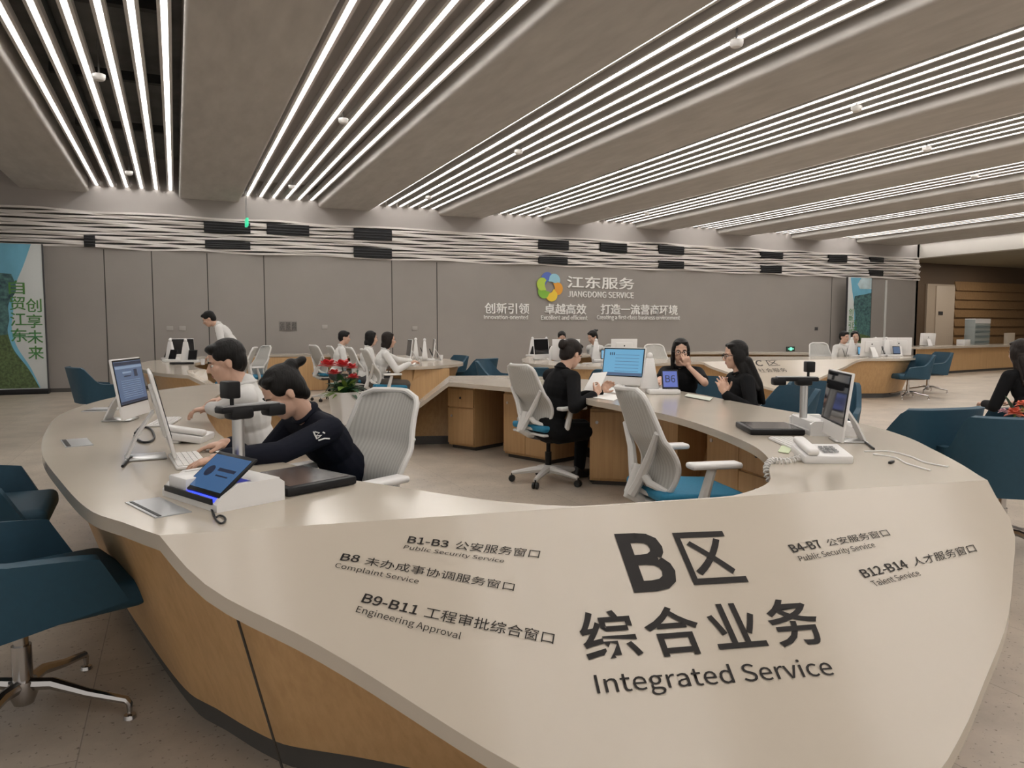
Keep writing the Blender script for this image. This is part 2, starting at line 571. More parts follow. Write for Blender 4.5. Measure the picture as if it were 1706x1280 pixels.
# pipes in the open first recess
for i, (x, z, r) in enumerate([(-1.15, 4.62, 0.07), (-0.35, 4.72, 0.05)]):
    m_ = MB(); m_.tube([(x, YB, z), (x, WALL_Y, z)], r, 12)
    tag(m_.build('ceiling_pipe', mat('dark_painted_pipe', (0.09, 0.10, 0.10), 0.6)), ['thick dark pipe above the lights over the banner', 'thin dark pipe above the lights over the banner'][i], 'pipe', 'pipes above the open recess')
for i, y in enumerate((6.5, 9.0, 11.6, 14.4)):
    m_ = MB(); m_.box((-0.7, y, 4.72), (1.4, 0.10, 0.12))
    tag(m_.build('ceiling_bracket', mat('dark_bracket', (0.05, 0.05, 0.05), 0.6)), ['dark cross bar nearest the camera above the open ceiling recess', 'second dark cross bar above the open ceiling recess', 'third dark cross bar above the open ceiling recess', 'dark cross bar nearest the back wall above the open recess'][i], 'bracket', 'cross bars above the open recess')
# round detectors hanging between the strips
DET = [(165, 128, 'over the left of the hall, largest of all'), (215, 288, 'in the leftmost recess near the back wall'), (572, 201, 'in the second recess, halfway along'), (486, 311, 'in the second recess near the back wall'), (1227, 72, 'in the third recess, nearest the camera'), (864, 253, 'in the third recess, halfway along'), (714, 329, 'in the third recess near the back wall'), (1427, 181, 'in the fourth recess, nearest the camera'), (912, 348, 'in the fourth recess near the back wall'), (1544, 248, 'in the fifth recess, nearest the camera'), (1078, 356, 'in the fifth recess near the back wall'), (1624, 294, 'in the sixth recess, nearest the camera')]
proto = None
for u, v, t in DET:
    p = at_z(u, v, 4.17)
    lab = 'white round ceiling detector ' + t
    if proto is None:
        proto = thing('smoke_detector', lab, 'detector', p, 0, 'round detectors on the ceiling')
        h = MB(); h.lathe([(0, -0.04), (0.045, -0.04), (0.062, -0.025), (0.068, 0.0), (0.068, 0.025), (0, 0.025)], n=20); h.build('detector_body', M_WHITE, proto)
        h = MB(); h.tube([(0, 0, 0.02), (0, 0, 0.42)], 0.010, 8); h.build('hanger_rod', M_GREY, proto)
    else:
        dup(proto, p, 0, lab)
# dark air outlets cut in the louvre
VENT = [(340, 417, 370, 388, 'upper outlet under the green hanging sign'), (342, 417, 402, 415, 'lower outlet under the green hanging sign'), (140, 158, 392, 411, 'small outlet right of the left banner'), (445, 515, 374, 392, 'single wide outlet right of the green hanging sign'), (590, 653, 382, 400, 'upper of the pair above the three clerks'), (590, 653, 413, 430, 'lower of the pair above the three clerks'), (898, 948, 400, 416, 'upper of the pair above the round logo'), (898, 946, 428, 440, 'lower of the pair above the round logo'), (1001, 1045, 405, 420, 'single outlet above the large wall characters'), (1098, 1140, 410, 424, 'upper of the pair right of the wall lettering'), (1098, 1140, 435, 447, 'lower of the pair right of the wall lettering'), (1268, 1305, 420, 431, 'upper of the pair above the green floor sign'), (1268, 1303, 443, 455, 'lower of the pair above the green floor sign'), (1381, 1412, 425, 437, 'single outlet left above the small banner'), (1450, 1473, 429, 437, 'upper outlet at the right end of the louvre'), (1449, 1472, 450, 460, 'lower outlet at the right end of the louvre')]
for u0, u1, v0, v1, t in VENT:
    a, b = at_y(u0, v1, WALL_Y - 0.088), at_y(u1, v0, WALL_Y - 0.088)
    am, bm_ = at_y(u0, (v0 + v1) / 2, WALL_Y - 0.088), at_y(u1, (v0 + v1) / 2, WALL_Y - 0.088)
    zc = (at_y((u0 + u1) / 2, v0, WALL_Y - 0.088).z + at_y((u0 + u1) / 2, v1, WALL_Y - 0.088).z) / 2
    hh = at_y((u0 + u1) / 2, v0, WALL_Y - 0.088).z - at_y((u0 + u1) / 2, v1, WALL_Y - 0.088).z
    ww = b.x - a.x
    th = thing('air_outlet', 'black slotted air outlet, ' + t, 'air outlet', ((a.x + b.x) / 2, WALL_Y - 0.088, zc), 0, 'air outlets in the louvre')
    h = MB(); h.box((0, 0.03, 0), (ww, 0.05, hh)); h.build('outlet_box', M_BLACK, th, smooth=False)
    ns = 3 if hh > 0.16 else 2
    for q in range(ns):
        h = MB(); h.box((0, -0.004, -hh / 2 + hh * (q + 1) / (ns + 1)), (ww, 0.03, 0.012)); h.build('slat', M_DARK, th, smooth=False)
# ------------------------------------------------------------------ service desks: ring-shaped counters with sloping lettered ends
def catmull(pts, n, closed):
    out = []
    m = len(pts)
    segs = m if closed else m - 1
    for i in range(segs):
        if closed:
            p = [pts[(i + k - 1) % m] for k in range(4)]
        else:
            p = [pts[max(i - 1, 0)], pts[i], pts[i + 1], pts[min(i + 2, m - 1)]]
        for k in range(n):
            t = k / n
            out.append(tuple(0.5 * ((2 * b) + (c - a) * t + (2 * a - 5 * b + 4 * c - d) * t * t + (3 * b - a - 3 * c + d) * t ** 3) for a, b, c, d in zip(*p)))
    if not closed:
        out.append(tuple(pts[-1]))
    return out
def polar(pts, c, n):
    """closed outline given by points -> n radii at even angles round c"""
    q = catmull([tuple(p) for p in pts], 12, True)
    a = sorted((atan2(y - c[1], x - c[0]) % (2 * pi), hypot(x - c[0], y - c[1])) for x, y in q)
    a = [(a[-1][0] - 2 * pi, a[-1][1])] + a + [(a[0][0] + 2 * pi, a[0][1])]
    res = []
    k = 0
    for i in range(n):
        t = 2 * pi * i / n
        while a[k + 1][0] < t:
            k += 1
        (t0, r0), (t1, r1) = a[k], a[k + 1]
        r = r0 + (r1 - r0) * ((t - t0) / max(t1 - t0, 1e-9))
        res.append((c[0] + r * cos(t), c[1] + r * sin(t)))
    return res
def off(path, d, closed):
    """move a path sideways by d"""
    m = len(path)
    out = []
    for i in range(m):
        a = path[(i - 1) % m] if closed else path[max(i - 1, 0)]
        b = path[(i + 1) % m] if closed else path[min(i + 1, m - 1)]
        tx, ty = b[0] - a[0], b[1] - a[1]
        L = max(hypot(tx, ty), 1e-9)
        out.append((path[i][0] - ty / L * d, path[i][1] + tx / L * d))
    return out
def desk(name, label, outer, inner, zf, closed=True, folds=(), m=16, thick=0.042, inner_panel=None, seam_at=()):
    """outer / inner: matched outlines, counter-clockwise; zf(x, y): height of the top"""
    root = thing(name, label, 'desk', (0, 0, 0))
    n = len(outer)
    b = MB()
    V = []
    for (ox, oy), (ix, iy) in zip(outer, inner):
        V.append([b.bm.verts.new((ox + (ix - ox) * k / m, oy + (iy - oy) * k / m, 0)) for k in range(m + 1)])
    for i in range(n if closed else n - 1):
        A, B = V[i], V[(i + 1) % n]
        for k in range(m):
            b.bm.faces.new((A[k], B[k], B[k + 1], A[k + 1]))
    for co, no in folds:
        bmesh.ops.bisect_plane(b.bm, geom=list(b.bm.verts) + list(b.bm.edges) + list(b.bm.faces), plane_co=co, plane_no=no, dist=1e-5)
    for v in b.bm.verts:
        v.co.z = zf(v.co.x, v.co.y)
    bmesh.ops.recalc_face_normals(b.bm, faces=list(b.bm.faces))
    up = sum(f_.normal.z for f_ in b.bm.faces)
    if up < 0:
        for f_ in b.bm.faces:
            f_.normal_flip()
    r = bmesh.ops.extrude_face_region(b.bm, geom=list(b.bm.faces))
    for g in r['geom']:
        if isinstance(g, bmesh.types.BMVert):
            g.co.z -= 0.0
    newv = [g for g in r['geom'] if isinstance(g, bmesh.types.BMVert)]
    old = [v for v in b.bm.verts if v not in set(newv)]
    for v in old:
        v.co.z -= thick
    bmesh.ops.recalc_face_normals(b.bm, faces=list(b.bm.faces))
    b.build('worktop', M_TOP, root, sharp=25, recalc=False)
    # timber skirt under the outer lip, leaning inward to a dark plinth
    s1 = 1
    top = off(outer, 0.07, closed)
    mid = off(outer, 0.27, closed)
    ti = off(outer, 0.10, closed)
    mi = off(outer, 0.30, closed)
    pl = off(outer, 0.30, closed)
    s = MB()
    P = []
    idx = list(range(n)) + ([0] if closed else [])
    for i in idx:
        zt = zf(*top[i]) - thick
        zb = min(0.085, zt - 0.02)
        q = [Vector((*top[i], zt)), Vector((*mid[i], zb)), Vector((*mi[i], zb)), Vector((*ti[i], zf(*ti[i]) - thick))]
        P.append(q + [q[0]])
    s.grid_surf(P)
    if not closed:
        for q in (P[0], P[-1]):
            s.bm.faces.new([s.bm.verts.new(p) for p in q[:4]])
    s.build('timber_skirt', W_OAK, root, sharp=30)
    s = MB()
    p2 = off(outer, 0.34, closed)
    s.grid_surf([[Vector((*pl[i], 0.0)), Vector((*pl[i], 0.088)), Vector((*p2[i], 0.088)), Vector((*p2[i], 0))] for i in idx])
    s.build('plinth', M_PLINTH, root, sharp=30)
    for i in seam_at:
        t = (Vector((*top[(i + 1) % n], 0)) - Vector((*top[i], 0))).normalized()
        a = Vector((*off(outer, 0.066, closed)[i], zf(*top[i]) - thick)); c = Vector((*off(outer, 0.266, closed)[i], 0.0))
        q = MB(); q.tube([a, c], 0.0035, 4); q.build('panel_joint', M_GROOVE, root)
    return root

T35 = math.tan(radians(35))
# ---- desk B, in front of the camera
K1, K2 = at_z(266, 892, 0.75), at_z(1645, 800, 0.75)
e_ = (K2 - K1).normalized()
NB = Vector((e_.y, -e_.x, 0))
if NB.dot(-K1) < 0:
    NB = -NB
FL, FLN = Vector((0.98, 7.8, 0)), Vector((0.985, 0.17, 0)).normalized()
FR, FRN = Vector((2.58, 7.3, 0)), Vector((-0.94, 0.34, 0)).normalized()
def zB(x, y):
    z = 0.75
    d = (x - K1.x) * NB.x + (y - K1.y) * NB.y
    if d > 0:
        z = 0.75 - T35 * d
    if y > 6.5:
        m_ = min((x - FL.x) * FLN.x + (y - FL.y) * FLN.y, (x - FR.x) * FRN.x + (y - FR.y) * FRN.y)
        if m_ > 0:
            z = max(0.27, 0.75 - 0.8 * m_)
    return max(z, 0.2)
RAMP_N = Vector((NB.x * T35, NB.y * T35, 1)).normalized()
def onramp(u, v):
    return at_plane(u, v, K1, RAMP_N)
outB = [(-0.055, 2.16), (-0.15, 2.345), (-0.26, 2.57), (-0.40, 3.11), (-0.55, 3.8), (-0.65, 4.61), (-0.69, 5.48), (-0.59, 6.27), (-0.43, 6.85), (-0.2, 7.3), (0.2, 7.85), (0.8, 8.3), (1.5, 8.5), (2.2, 8.4), (2.9, 8.2), (3.6, 7.95), (4.0, 7.3), (4.12, 6.27), (4.03, 5.15), (3.85, 4.4), (3.74, 3.82), (3.62, 3.09), (3.4, 2.62), (3.11, 2.23), (2.9, 1.97), (2.68, 1.72), (2.58, 1.56), (2.41, 1.45), (2.21, 1.34), (1.98, 1.25), (1.79, 1.18), (1.6, 1.13), (1.36, 1.12), (1.1, 1.19), (0.88, 1.3), (0.67, 1.43), (0.38, 1.71), (0.26, 1.82), (0.06, 1.99)]
inB = [(0.18, 4.45), (0.2, 4.08), (0.28, 3.5), (0.53, 2.78), (0.66, 2.54), (0.95, 2.12), (1.27, 1.91), (1.6, 1.89), (1.9, 2.0), (2.1, 2.2), (2.27, 2.38), (2.49, 2.74), (2.72, 3.35), (2.86, 3.94), (2.9, 4.6), (2.93, 5.05), (3.14, 5.35), (3.2, 5.7), (3.06, 6.0), (2.86, 6.3), (2.7, 6.8), (2.53, 7.24), (2.1, 7.75), (1.6, 7.92), (1.0, 7.8), (0.6, 7.4), (0.35, 6.8), (0.22, 6.0), (0.17, 5.2)]
CB = (1.55, 4.6)
NP = 300
oB, iB = polar(outB, CB, NP), polar(inB, CB, NP)
def behind(p):
    d = (p[0] - K1.x) * NB.x + (p[1] - K1.y) * NB.y
    return p if d < -0.012 else (p[0] - NB.x * (d + 0.012), p[1] - NB.y * (d + 0.012))
iB = [behind(p) for p in iB]
def near_index(path, p):
    return min(range(len(path)), key=lambda i: hypot(path[i][0] - p[0], path[i][1] - p[1]))
deskB = desk('service_desk', 'large cream ring desk in front with sloping end lettered B, oak sides', oB, iB, zB, folds=[(K1, NB), (FL, FLN), (FR, FRN), (FL + FLN * 0.6, FLN), (FR + FRN * 0.6, FRN)], m=26, seam_at=(near_index(oB, (0.06, 1.99)), near_index(oB, (0.8, 1.35)), near_index(oB, (-0.65, 4.6))))
def print_on(root, body, bl, br, tl, hit, bold=0.0, base=None, spacing=1.0):
    return lettering('printed_lettering', body, hit(*bl), hit(*br), hit(*tl), M_PRINT, bold, spacing, base, root, lift=0.0025)
P_ = lambda x, y, ox, oy, s: (ox + x / s, oy + y / s)
def grp(ox, oy, s, rows):
    for body, bl, br, tl, bold, base in rows:
        print_on(deskB, body, P_(*bl, ox, oy, s), P_(*br, ox, oy, s), P_(*tl, ox, oy, s), onramp, bold, base)
grp(960, 870, 5.687, [('B', (540, 650), (998, 620), (365, 140), 0.012, LATIN), ('区', (1115, 602), (1632, 572), (905, 108), 0.004, None)])
# the large middle line, fixed by three of its strokes
def three_point(body, spacing, bold, em, pts):
    me = glyphs(body, bold, spacing)
    (g0, q0), (g1, q1), (g2, q2) = pts
    A0, A1, A2 = onramp(*q0), onramp(*q1), onramp(*q2)
    d1 = Vector(((g1[0] - g0[0]) * em, (g1[1] - g0[1]) * em)); d2 = Vector(((g2[0] - g0[0]) * em, (g2[1] - g0[1]) * em))
    det = d1.x * d2.y - d1.y * d2.x
    for v in me.vertices:
        x, y = v.co.x - g0[0] * em, v.co.y - g0[1] * em
        a, b = (x * d2.y - y * d2.x) / det, (d1.x * y - d1.y * x) / det
        v.co = A0 + (A1 - A0) * a + (A2 - A0) * b + RAMP_N * 0.0025
    me.materials.clear(); me.materials.append(M_PRINT)
    o = bpy.data.objects.new('printed_lettering', me); COL.objects.link(o); o.parent = deskB
EM = 0.345 if FONT else 1.0
three_point('综合业务', 1.10, 0.006, EM, [((1.296, 0.324), (1089.2, 1059.6)), ((3.143, -0.028), (1266.9, 1076.5)), ((2.54, 0.828), (1182.9, 1010.7))])
print_on(deskB, 'Integrated Service', (995.2, 1156.2), (1391, 1125.2), (988.3, 1126.2), onramp, 0.001, LATIN)
grp(500, 850, 3.412, [('B1-B3', (607, 187), (838, 215), (620, 152), 0.006, LATIN), ('公安服务窗口', (875, 225), (1355, 278), (893, 178), 0, None), ('Public Security Service', (585, 222), (1155, 303), (597, 203), 0, LATIN),
    ('B8', (225, 287), (330, 300), (243, 250), 0.006, LATIN), ('未办成事协调服务窗口', (362, 314), (1212, 466), (382, 268), 0, None), ('Complaint Service', (195, 328), (670, 422), (207, 303), 0, LATIN),
    ('B9-B11', (345, 525), (660, 598), (370, 478), 0.006, LATIN), ('工程审批综合窗口', (700, 614), (1437, 768), (722, 550), 0, None), ('Engineering Approval', (315, 582), (908, 738), (330, 548), 0, LATIN)])
grp(1290, 860, 4.739, [('B4-B7', (150, 292), (385, 248), (103, 235), 0.006, LATIN), ('公安服务窗口', (432, 245), (918, 158), (395, 190), 0, None), ('Public Security Service', (205, 362), (800, 248), (180, 322), 0, LATIN),
    ('B12-B14', (712, 492), (1065, 408), (662, 432), 0.006, LATIN), ('人才服务窗口', (1110, 402), (1602, 285), (1075, 335), 0, None), ('Talent Service', (795, 560), (1160, 470), (752, 520), 0, LATIN)])

# ---- desk A, at the back on the left
prA = [((0.80, 9.2), (1.0, 9.95)), ((0.45, 9.38), (0.75, 10.1)), ((0.1, 9.65), (0.5, 10.4)), ((-0.2, 10.25), (0.35, 10.9)), ((-0.42, 11.2), (0.25, 11.7)), ((-0.52, 12.2), (0.25, 12.4)), ((-0.55, 13), (0.3, 13.0)), ((-0.3, 14.6), (0.6, 14.1)), ((0.5, 16.3), (1.1, 15.5)), ((2, 17.1), (2, 16.3)), ((3.3, 16.6), (2.9, 15.7)), ((4.2, 15.3), (3.3, 14.7)), ((4.5, 13.6), (3.4, 13.4)), ((4.45, 12.2), (3.1, 12.0)), ((4.2, 11.2), (2.98, 11.0)), ((3.7, 10.62), (2.93, 10.5)), ((3.2, 10.38), (2.9, 10.38))]
prA = prA[::-1]
q_ = catmull([a + b for a, b in prA], 8, False)
def zA(x, y):
    return 0.75 - (T35 * 0.75 * max(0.0, x - 0.12) if y < 10.75 and x < 1.5 else 0.0)
deskA = desk('service_desk', 'cream and oak ring desk at the back left by the standing man', [p[:2] for p in q_], [p[2:] for p in q_], zA, closed=False, folds=[((0.12, 0, 0), (1, 0, 0))], m=8)
# inner counter front of desk A seen behind the seated clerk
w = MB(); w.box((2.2, 15.95, 0.36), (2.2, 0.04, 0.70)); w.build('inner_panel', W_OAK, deskA, smooth=False)

# ---- desk C, at the back on the right, its own sloping end lettered C
C1, C2 = at_z(1160, 603, 0.75), at_z(1440, 598, 0.75)
ec = (C2 - C1).normalized()
NC = Vector((ec.y, -ec.x, 0))
if NC.dot(-C1) < 0:
    NC = -NC
TC = T35
def zC(x, y):
    d = (x - C1.x) * NC.x + (y - C1.y) * NC.y
    if d > 0 and C1.x - 0.01 < x < C2.x + 0.01:
        return max(0.75 - TC * d, 0.2)
    return 0.75
RC = Vector((NC.x * TC, NC.y * TC, 1)).normalized()
onC = lambda u, v: at_plane(u, v, C1, RC)
rampC = [tuple(onC(u, v)[:2]) for u, v in [(1186, 611), (1212, 620), (1245, 634), (1278, 645), (1303, 649), (1331, 645), (1352, 637), (1373, 626), (1405, 612)]]
outC = [(6.0, 12.7), (5.4, 11.5), (5.12, 10.6), (5.25, 9.75), (5.6, 9.3), (6.2, 9.38), (7.0, 9.8), tuple(C1[:2])] + rampC + [tuple(C2[:2]), (12.2, 9.55), (13.1, 9.85), (13.75, 10.5), (13.95, 11.4), (13.6, 12.9), (12.4, 14.2), (10.5, 15.0), (8.5, 14.8), (7.0, 14.0)]
inC = [(6.45, 12.6), (5.95, 11.5), (5.75, 10.7), (6.05, 10.25), (7.0, 10.75), (8.2, 11.7), (9.46, 11.95), (10.4, 11.5), (11.65, 11.0), (12.4, 10.75), (12.95, 11.0), (13.0, 11.6), (12.7, 12.5), (11.8, 13.5), (10.2, 14.1), (8.6, 13.9), (7.5, 13.2)]
CC = (9.5, 12.6)
deskC = desk('service_desk', 'cream and oak ring desk at the back right with sloping end lettered C', polar(outC, CC, 260), polar(inC, CC, 260), zC, folds=[(C1, NC)], m=12)
for body, bl, br, tl, bold, base in [('C', (1260, 610), (1272, 610), (1257, 601), 0.006, LATIN), ('区', (1281, 610), (1300, 609.5), (1275, 600.5), 0, None), ('社会服务', (1266, 621), (1313, 620), (1261, 614.5), 0, None)]:
    print_on(deskC, body, bl, br, tl, onC, bold, base)

# ---- long counter at the far right
ra = Vector((18.7, 14.15, 0)); rb = Vector((31.0, 16.1, 0))
dv = (rb - ra).normalized(); nv = Vector((-dv.y, dv.x, 0))
cnt = thing('reception_counter', 'long straight cream counter with oak front in the alcove at far right', 'counter')
def bar(mb, a, b, w0, w1, z0, z1):
    n = 30
    P = [(a + dv * 0 + nv * w0), (b + nv * w0), (b + nv * w1), (a + nv * w1)]
    mb.add([(*p[:2], z0) for p in P] + [(*p[:2], z1) for p in P], [(3, 2, 1, 0), (4, 5, 6, 7), (0, 1, 5, 4), (1, 2, 6, 5), (2, 3, 7, 6), (3, 0, 4, 7)])
w = MB(); bar(w, ra, rb, -0.15, 0.75, 0.74, 0.80); w.build('worktop', M_TOP, cnt, smooth=False)
w = MB(); bar(w, ra + dv * 0.1, rb, 0.0, 0.05, 0.07, 0.74); w.build('front_panel', W_OAK, cnt, smooth=False)
w = MB(); bar(w, ra + dv * 0.12, rb, 0.03, 0.6, 0.0, 0.07); w.build('plinth', M_PLINTH, cnt, smooth=False)
# ------------------------------------------------------------------ cabinets under the right side of desk B
def face_rz(deg):
    """rotation for a thing built facing +Y so that it faces the compass angle deg (0 = +X)"""
    return radians(deg - 90)
def cabinet(label, p, deg, w_, d_, h_, fronts, side_mat=None):
    """p: middle of the front foot; front looks towards deg. fronts: list of (x0, x1, z0, z1, kind)"""
    t = thing('under_desk_cabinet', label, 'cabinet', (p[0], p[1], 0), face_rz(deg), 'oak cabinets under the front desk')
    b = MB(); b.box((0, -d_ / 2, h_ / 2 + 0.02), (w_, d_, h_ - 0.04), bev=0.003); b.build('body', W_OAK, t, sharp=25)
    b = MB(); b.box((0, -d_ / 2 - 0.01, 0.025), (w_ - 0.03, d_ - 0.06, 0.05)); b.build('plinth', M_PLINTH, t, smooth=False)
    for x0, x1, z0, z1, kind in fronts:
        b = MB(); b.box(((x0 + x1) / 2, 0.009, (z0 + z1) / 2), (x1 - x0 - 0.006, 0.018, z1 - z0 - 0.006), bev=0.002)
        o = b.build('drawer' if kind == 'd' else 'door', W_OAK, t, sharp=25)
        b = MB(); M = Matrix.Translation((((x0 + x1) / 2) if kind == 'd' else x1 - 0.06, 0.018, (z1 - 0.09) if kind != 'd' else (z0 + z1) / 2)) @ Matrix.Rotation(-pi / 2, 4, 'X')
        b.lathe([(0, 0.006), (0.013, 0.006), (0.013, 0), (0, 0)], n=14, M=M)
        b.build('lock', M_DARK if kind == 'd' else M_SILVER, o)
    return t
cabinet('oak cabinet with top drawer beside the sloping gap, farthest along the right side', (2.78, 7.46), 206, 0.38, 0.5, 0.68, [(-0.19, 0.19, 0.46, 0.66, 'd'), (-0.19, 0.19, 0.06, 0.45, 'o')])
cabinet('oak cabinet with two doors behind the white chair of the clerk in black', (3.12, 6.55), 200, 0.62, 0.45, 0.67, [(-0.31, 0.0, 0.06, 0.65, 'o'), (0.0, 0.31, 0.06, 0.65, 'o')])
cabinet('free-standing oak pedestal beside the clerk in black, its broad side to the front', (3.29, 5.16), 232, 0.46, 0.55, 0.64, [(-0.23, 0.23, 0.06, 0.62, 'o')])
cabinet('oak cabinet with a row of drawers right behind the pedestal', (3.34, 4.62), 190, 0.36, 0.45, 0.68, [(-0.18, 0.18, 0.45, 0.66, 'd'), (-0.18, 0.18, 0.26, 0.44, 'd'), (-0.18, 0.18, 0.06, 0.25, 'd')])
cabinet('oak cabinet with one door and stacked drawers behind the empty blue-seated chair', (3.16, 3.55), 172, 0.74, 0.42, 0.68, [(0.0, 0.37, 0.06, 0.66, 'o'), (-0.37, 0.0, 0.44, 0.66, 'd'), (-0.37, 0.0, 0.25, 0.43, 'd'), (-0.37, 0.0, 0.06, 0.24, 'd')])
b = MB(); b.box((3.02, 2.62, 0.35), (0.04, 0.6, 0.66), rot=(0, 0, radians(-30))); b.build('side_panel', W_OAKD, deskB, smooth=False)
b = MB(); b.box((3.36, 10.56, 0.35), (0.80, 0.05, 0.70), rot=(0, 0, radians(10))); b.build('end_panel', W_OAK, deskA, smooth=False)

# ------------------------------------------------------------------ white task chair with mesh back and blue seat
def mesh_fabric():
    m = bpy.data.materials.new('pale_grey_mesh_fabric')
    m.use_nodes = True
    N, L = m.node_tree.nodes, m.node_tree.links
    b = N['Principled BSDF']
    tc = N.new('ShaderNodeTexCoord')
    wv = N.new('ShaderNodeTexWave')
    wv.inputs['Scale'].default_value = 14
    wv.inputs['Distortion'].default_value = 1.2
    wv.inputs['Detail'].default_value = 1
    L.new(tc.outputs['Object'], wv.inputs['Vector'])
    rp = N.new('ShaderNodeValToRGB')
    rp.color_ramp.elements[0].color = (0.46, 0.445, 0.415, 1)
    rp.color_ramp.elements[1].color = (0.55, 0.54, 0.505, 1)
    L.new(wv.outputs['Fac'], rp.inputs[0])
    L.new(rp.outputs[0], b.inputs['Base Color'])
    b.inputs['Roughness'].default_value = 0.8
    b.inputs['Alpha'].default_value = 0.93
    return m
M_MESH = mesh_fabric()
M_FRAME = mat('white_chair_frame', (0.68, 0.665, 0.64), 0.4)
M_TYRE = mat('black_caster_rubber', (0.012, 0.012, 0.012), 0.5)
def back_y(t):
    return -0.215 - 0.045 * sin(min(t, 0.55) / 0.55 * pi) * -1 - 0.20 * max(0, t - 0.25) ** 1.4 - (0.03 if t < 0 else 0)
def back_w(t):
    w = 0.185 + 0.055 * sin(min(1, t / 0.5) * pi * 0.5) if t < 0.5 else 0.24 - 0.045 * sin((t - 0.5) / 0.5 * pi * 0.5)
    if t > 0.88:
        q = (t - 0.88) / 0.12
        w -= 0.075 * (1 - sqrt(max(0, 1 - q * q)))
    if t < 0.10:
        q = (0.10 - t) / 0.10
        w -= 0.05 * (1 - sqrt(max(0, 1 - q * q)))
    return w
def back_pt(s, t):
    """s -1..1 across, t 0..1 up"""
    return Vector((s * back_w(t), back_y(t) + 0.05 * s * s, 0.48 + 0.525 * t))
def task_chair(label, loc, deg):
    t = thing('task_chair', label, 'chair', loc, face_rz(deg), 'white task chairs of the clerks')
    b = MB()
    for k in range(5):
        a = 2 * pi * k / 5 + 0.3
        b.tube([(0.02 * cos(a), 0.02 * sin(a), 0.115), (0.16 * cos(a), 0.16 * sin(a), 0.10), (0.31 * cos(a), 0.31 * sin(a), 0.075)], [0.034, 0.026, 0.017], 8)
    b.lathe([(0, 0.15), (0.04, 0.15), (0.045, 0.08), (0, 0.08)], n=16)
    b.build('star_base', M_FRAME, t)
    for k in range(5):
        a = 2 * pi * k / 5 + 0.3
        b = MB()
        for sg in (-1, 1):
            M = Matrix.Translation((0.31 * cos(a), 0.31 * sin(a), 0.029)) @ Matrix.Rotation(a, 4, 'Z') @ Matrix.Rotation(pi / 2, 4, 'X')
            b.lathe([(0, sg * 0.006), (0.026, sg * 0.006), (0.029, sg * 0.012), (0.026, sg * 0.024), (0, sg * 0.024)], n=14, M=M)
        b.tube([(0.31 * cos(a), 0.31 * sin(a), 0.03), (0.31 * cos(a), 0.31 * sin(a), 0.075)], 0.008, 6)
        b.build('caster', M_TYRE, t)
    b = MB(); b.lathe([(0, 0.12), (0.028, 0.12), (0.028, 0.26), (0.018, 0.26), (0.018, 0.40), (0, 0.40)], n=16); b.build('gas_lift', M_BLACK, t)
    b = MB(); b.box((0, -0.03, 0.405), (0.16, 0.26, 0.05), bev=0.012); b.build('tilt_mechanism', M_DARK, t)
    b = MB(); b.box((0, 0.02, 0.437), (0.47, 0.46, 0.02), bev=0.008); b.build('seat_pan', M_FRAME, t)
    P = []
    n = 12
    b = MB(); b.box((0, 0.025, 0.472), (0.49, 0.48, 0.055), bev=0.024, seg=4)
    for v in b.bm.verts:
        v.co.z -= 0.03 * max(0, v.co.y - 0.12) / 0.14 - 0.02 * (v.co.x / 0.245) ** 2
    b.build('seat', M_SEAT, t)
    b = MB()
    ni, nj = 26, 14
    b.grid_surf([[back_pt(-1 + 2 * j / nj, i / ni) for j in range(nj + 1)] for i in range(ni + 1)], 0.012)
    b.build('backrest', M_MESH, t)
    b = MB()
    loop = [back_pt(1, i / 24) for i in range(25)] + [back_pt(1 - 2 * j / 8, 1) for j in range(1, 8)] + [back_pt(-1, 1 - i / 24) for i in range(25)] + [back_pt(-1 + 2 * j / 8, 0) for j in range(1, 8)]
    b.tube(loop, 0.0135, 8, closed=True)
    sp = lambda s, t_, dy: back_pt(s, t_) + Vector((0, -dy, 0))
    for sg in (-1, 1):
        b.tube([sp(0.12 * sg, -0.02, 0.03), sp(0.18 * sg, 0.12, 0.06), sp(0.55 * sg, 0.40, 0.045), sp(0.97 * sg, 0.62, 0.012)], [0.028, 0.026, 0.022, 0.014], 8)
        b.tube([sp(0.16 * sg, 0.22, 0.065), sp(0.55 * sg, 0.12, 0.05), sp(0.97 * sg, 0.06, 0.01)], [0.024, 0.02, 0.014], 8)
    b.tube([(0, -0.02, 0.415), (0, -0.20, 0.425), (0, -0.285, 0.47), sp(0, 0.1, 0.06), sp(0, 0.26, 0.058)], [0.03, 0.03, 0.032, 0.036, 0.028], 10)
    b.build('back_frame', M_FRAME, t)
    for sg in (-1, 1):
        b = MB(); b.tube([(0.16 * sg, -0.03, 0.42), (0.265 * sg, -0.03, 0.43), (0.29 * sg, -0.02, 0.50), (0.29 * sg, 0.02, 0.64)], [0.022, 0.024, 0.026, 0.022], 8)
        p = b.build('armrest', M_FRAME, t)
        b = MB(); b.box((0.29 * sg, 0.03, 0.655), (0.085, 0.26, 0.03), bev=0.013, seg=3); b.build('arm_pad', M_WHITE, p)
    return t
tc0 = task_chair('empty white task chair with blue seat in front, behind the lettered end of the desk', (2.34, 3.06, 0), -12.8)
def chair(loc, deg, label):
    return dup(tc0, (loc[0], loc[1], 0), face_rz(deg), label)
chair((0.66, 3.30), 208, 'white mesh-backed task chair of the woman in navy')
st_ = thing('stool', 'grey round stool under the seated man in the white shirt', 'stool', (0.50, 4.36, 0))
b = MB(); b.lathe([(0, 0.44), (0.17, 0.44), (0.185, 0.455), (0.175, 0.475), (0, 0.48)], n=28); b.build('seat', M_GREY, st_)
b = MB(); b.lathe([(0, 0.02), (0.025, 0.02), (0.025, 0.44), (0, 0.44)], n=16); b.build('column', M_CHROME, st_)
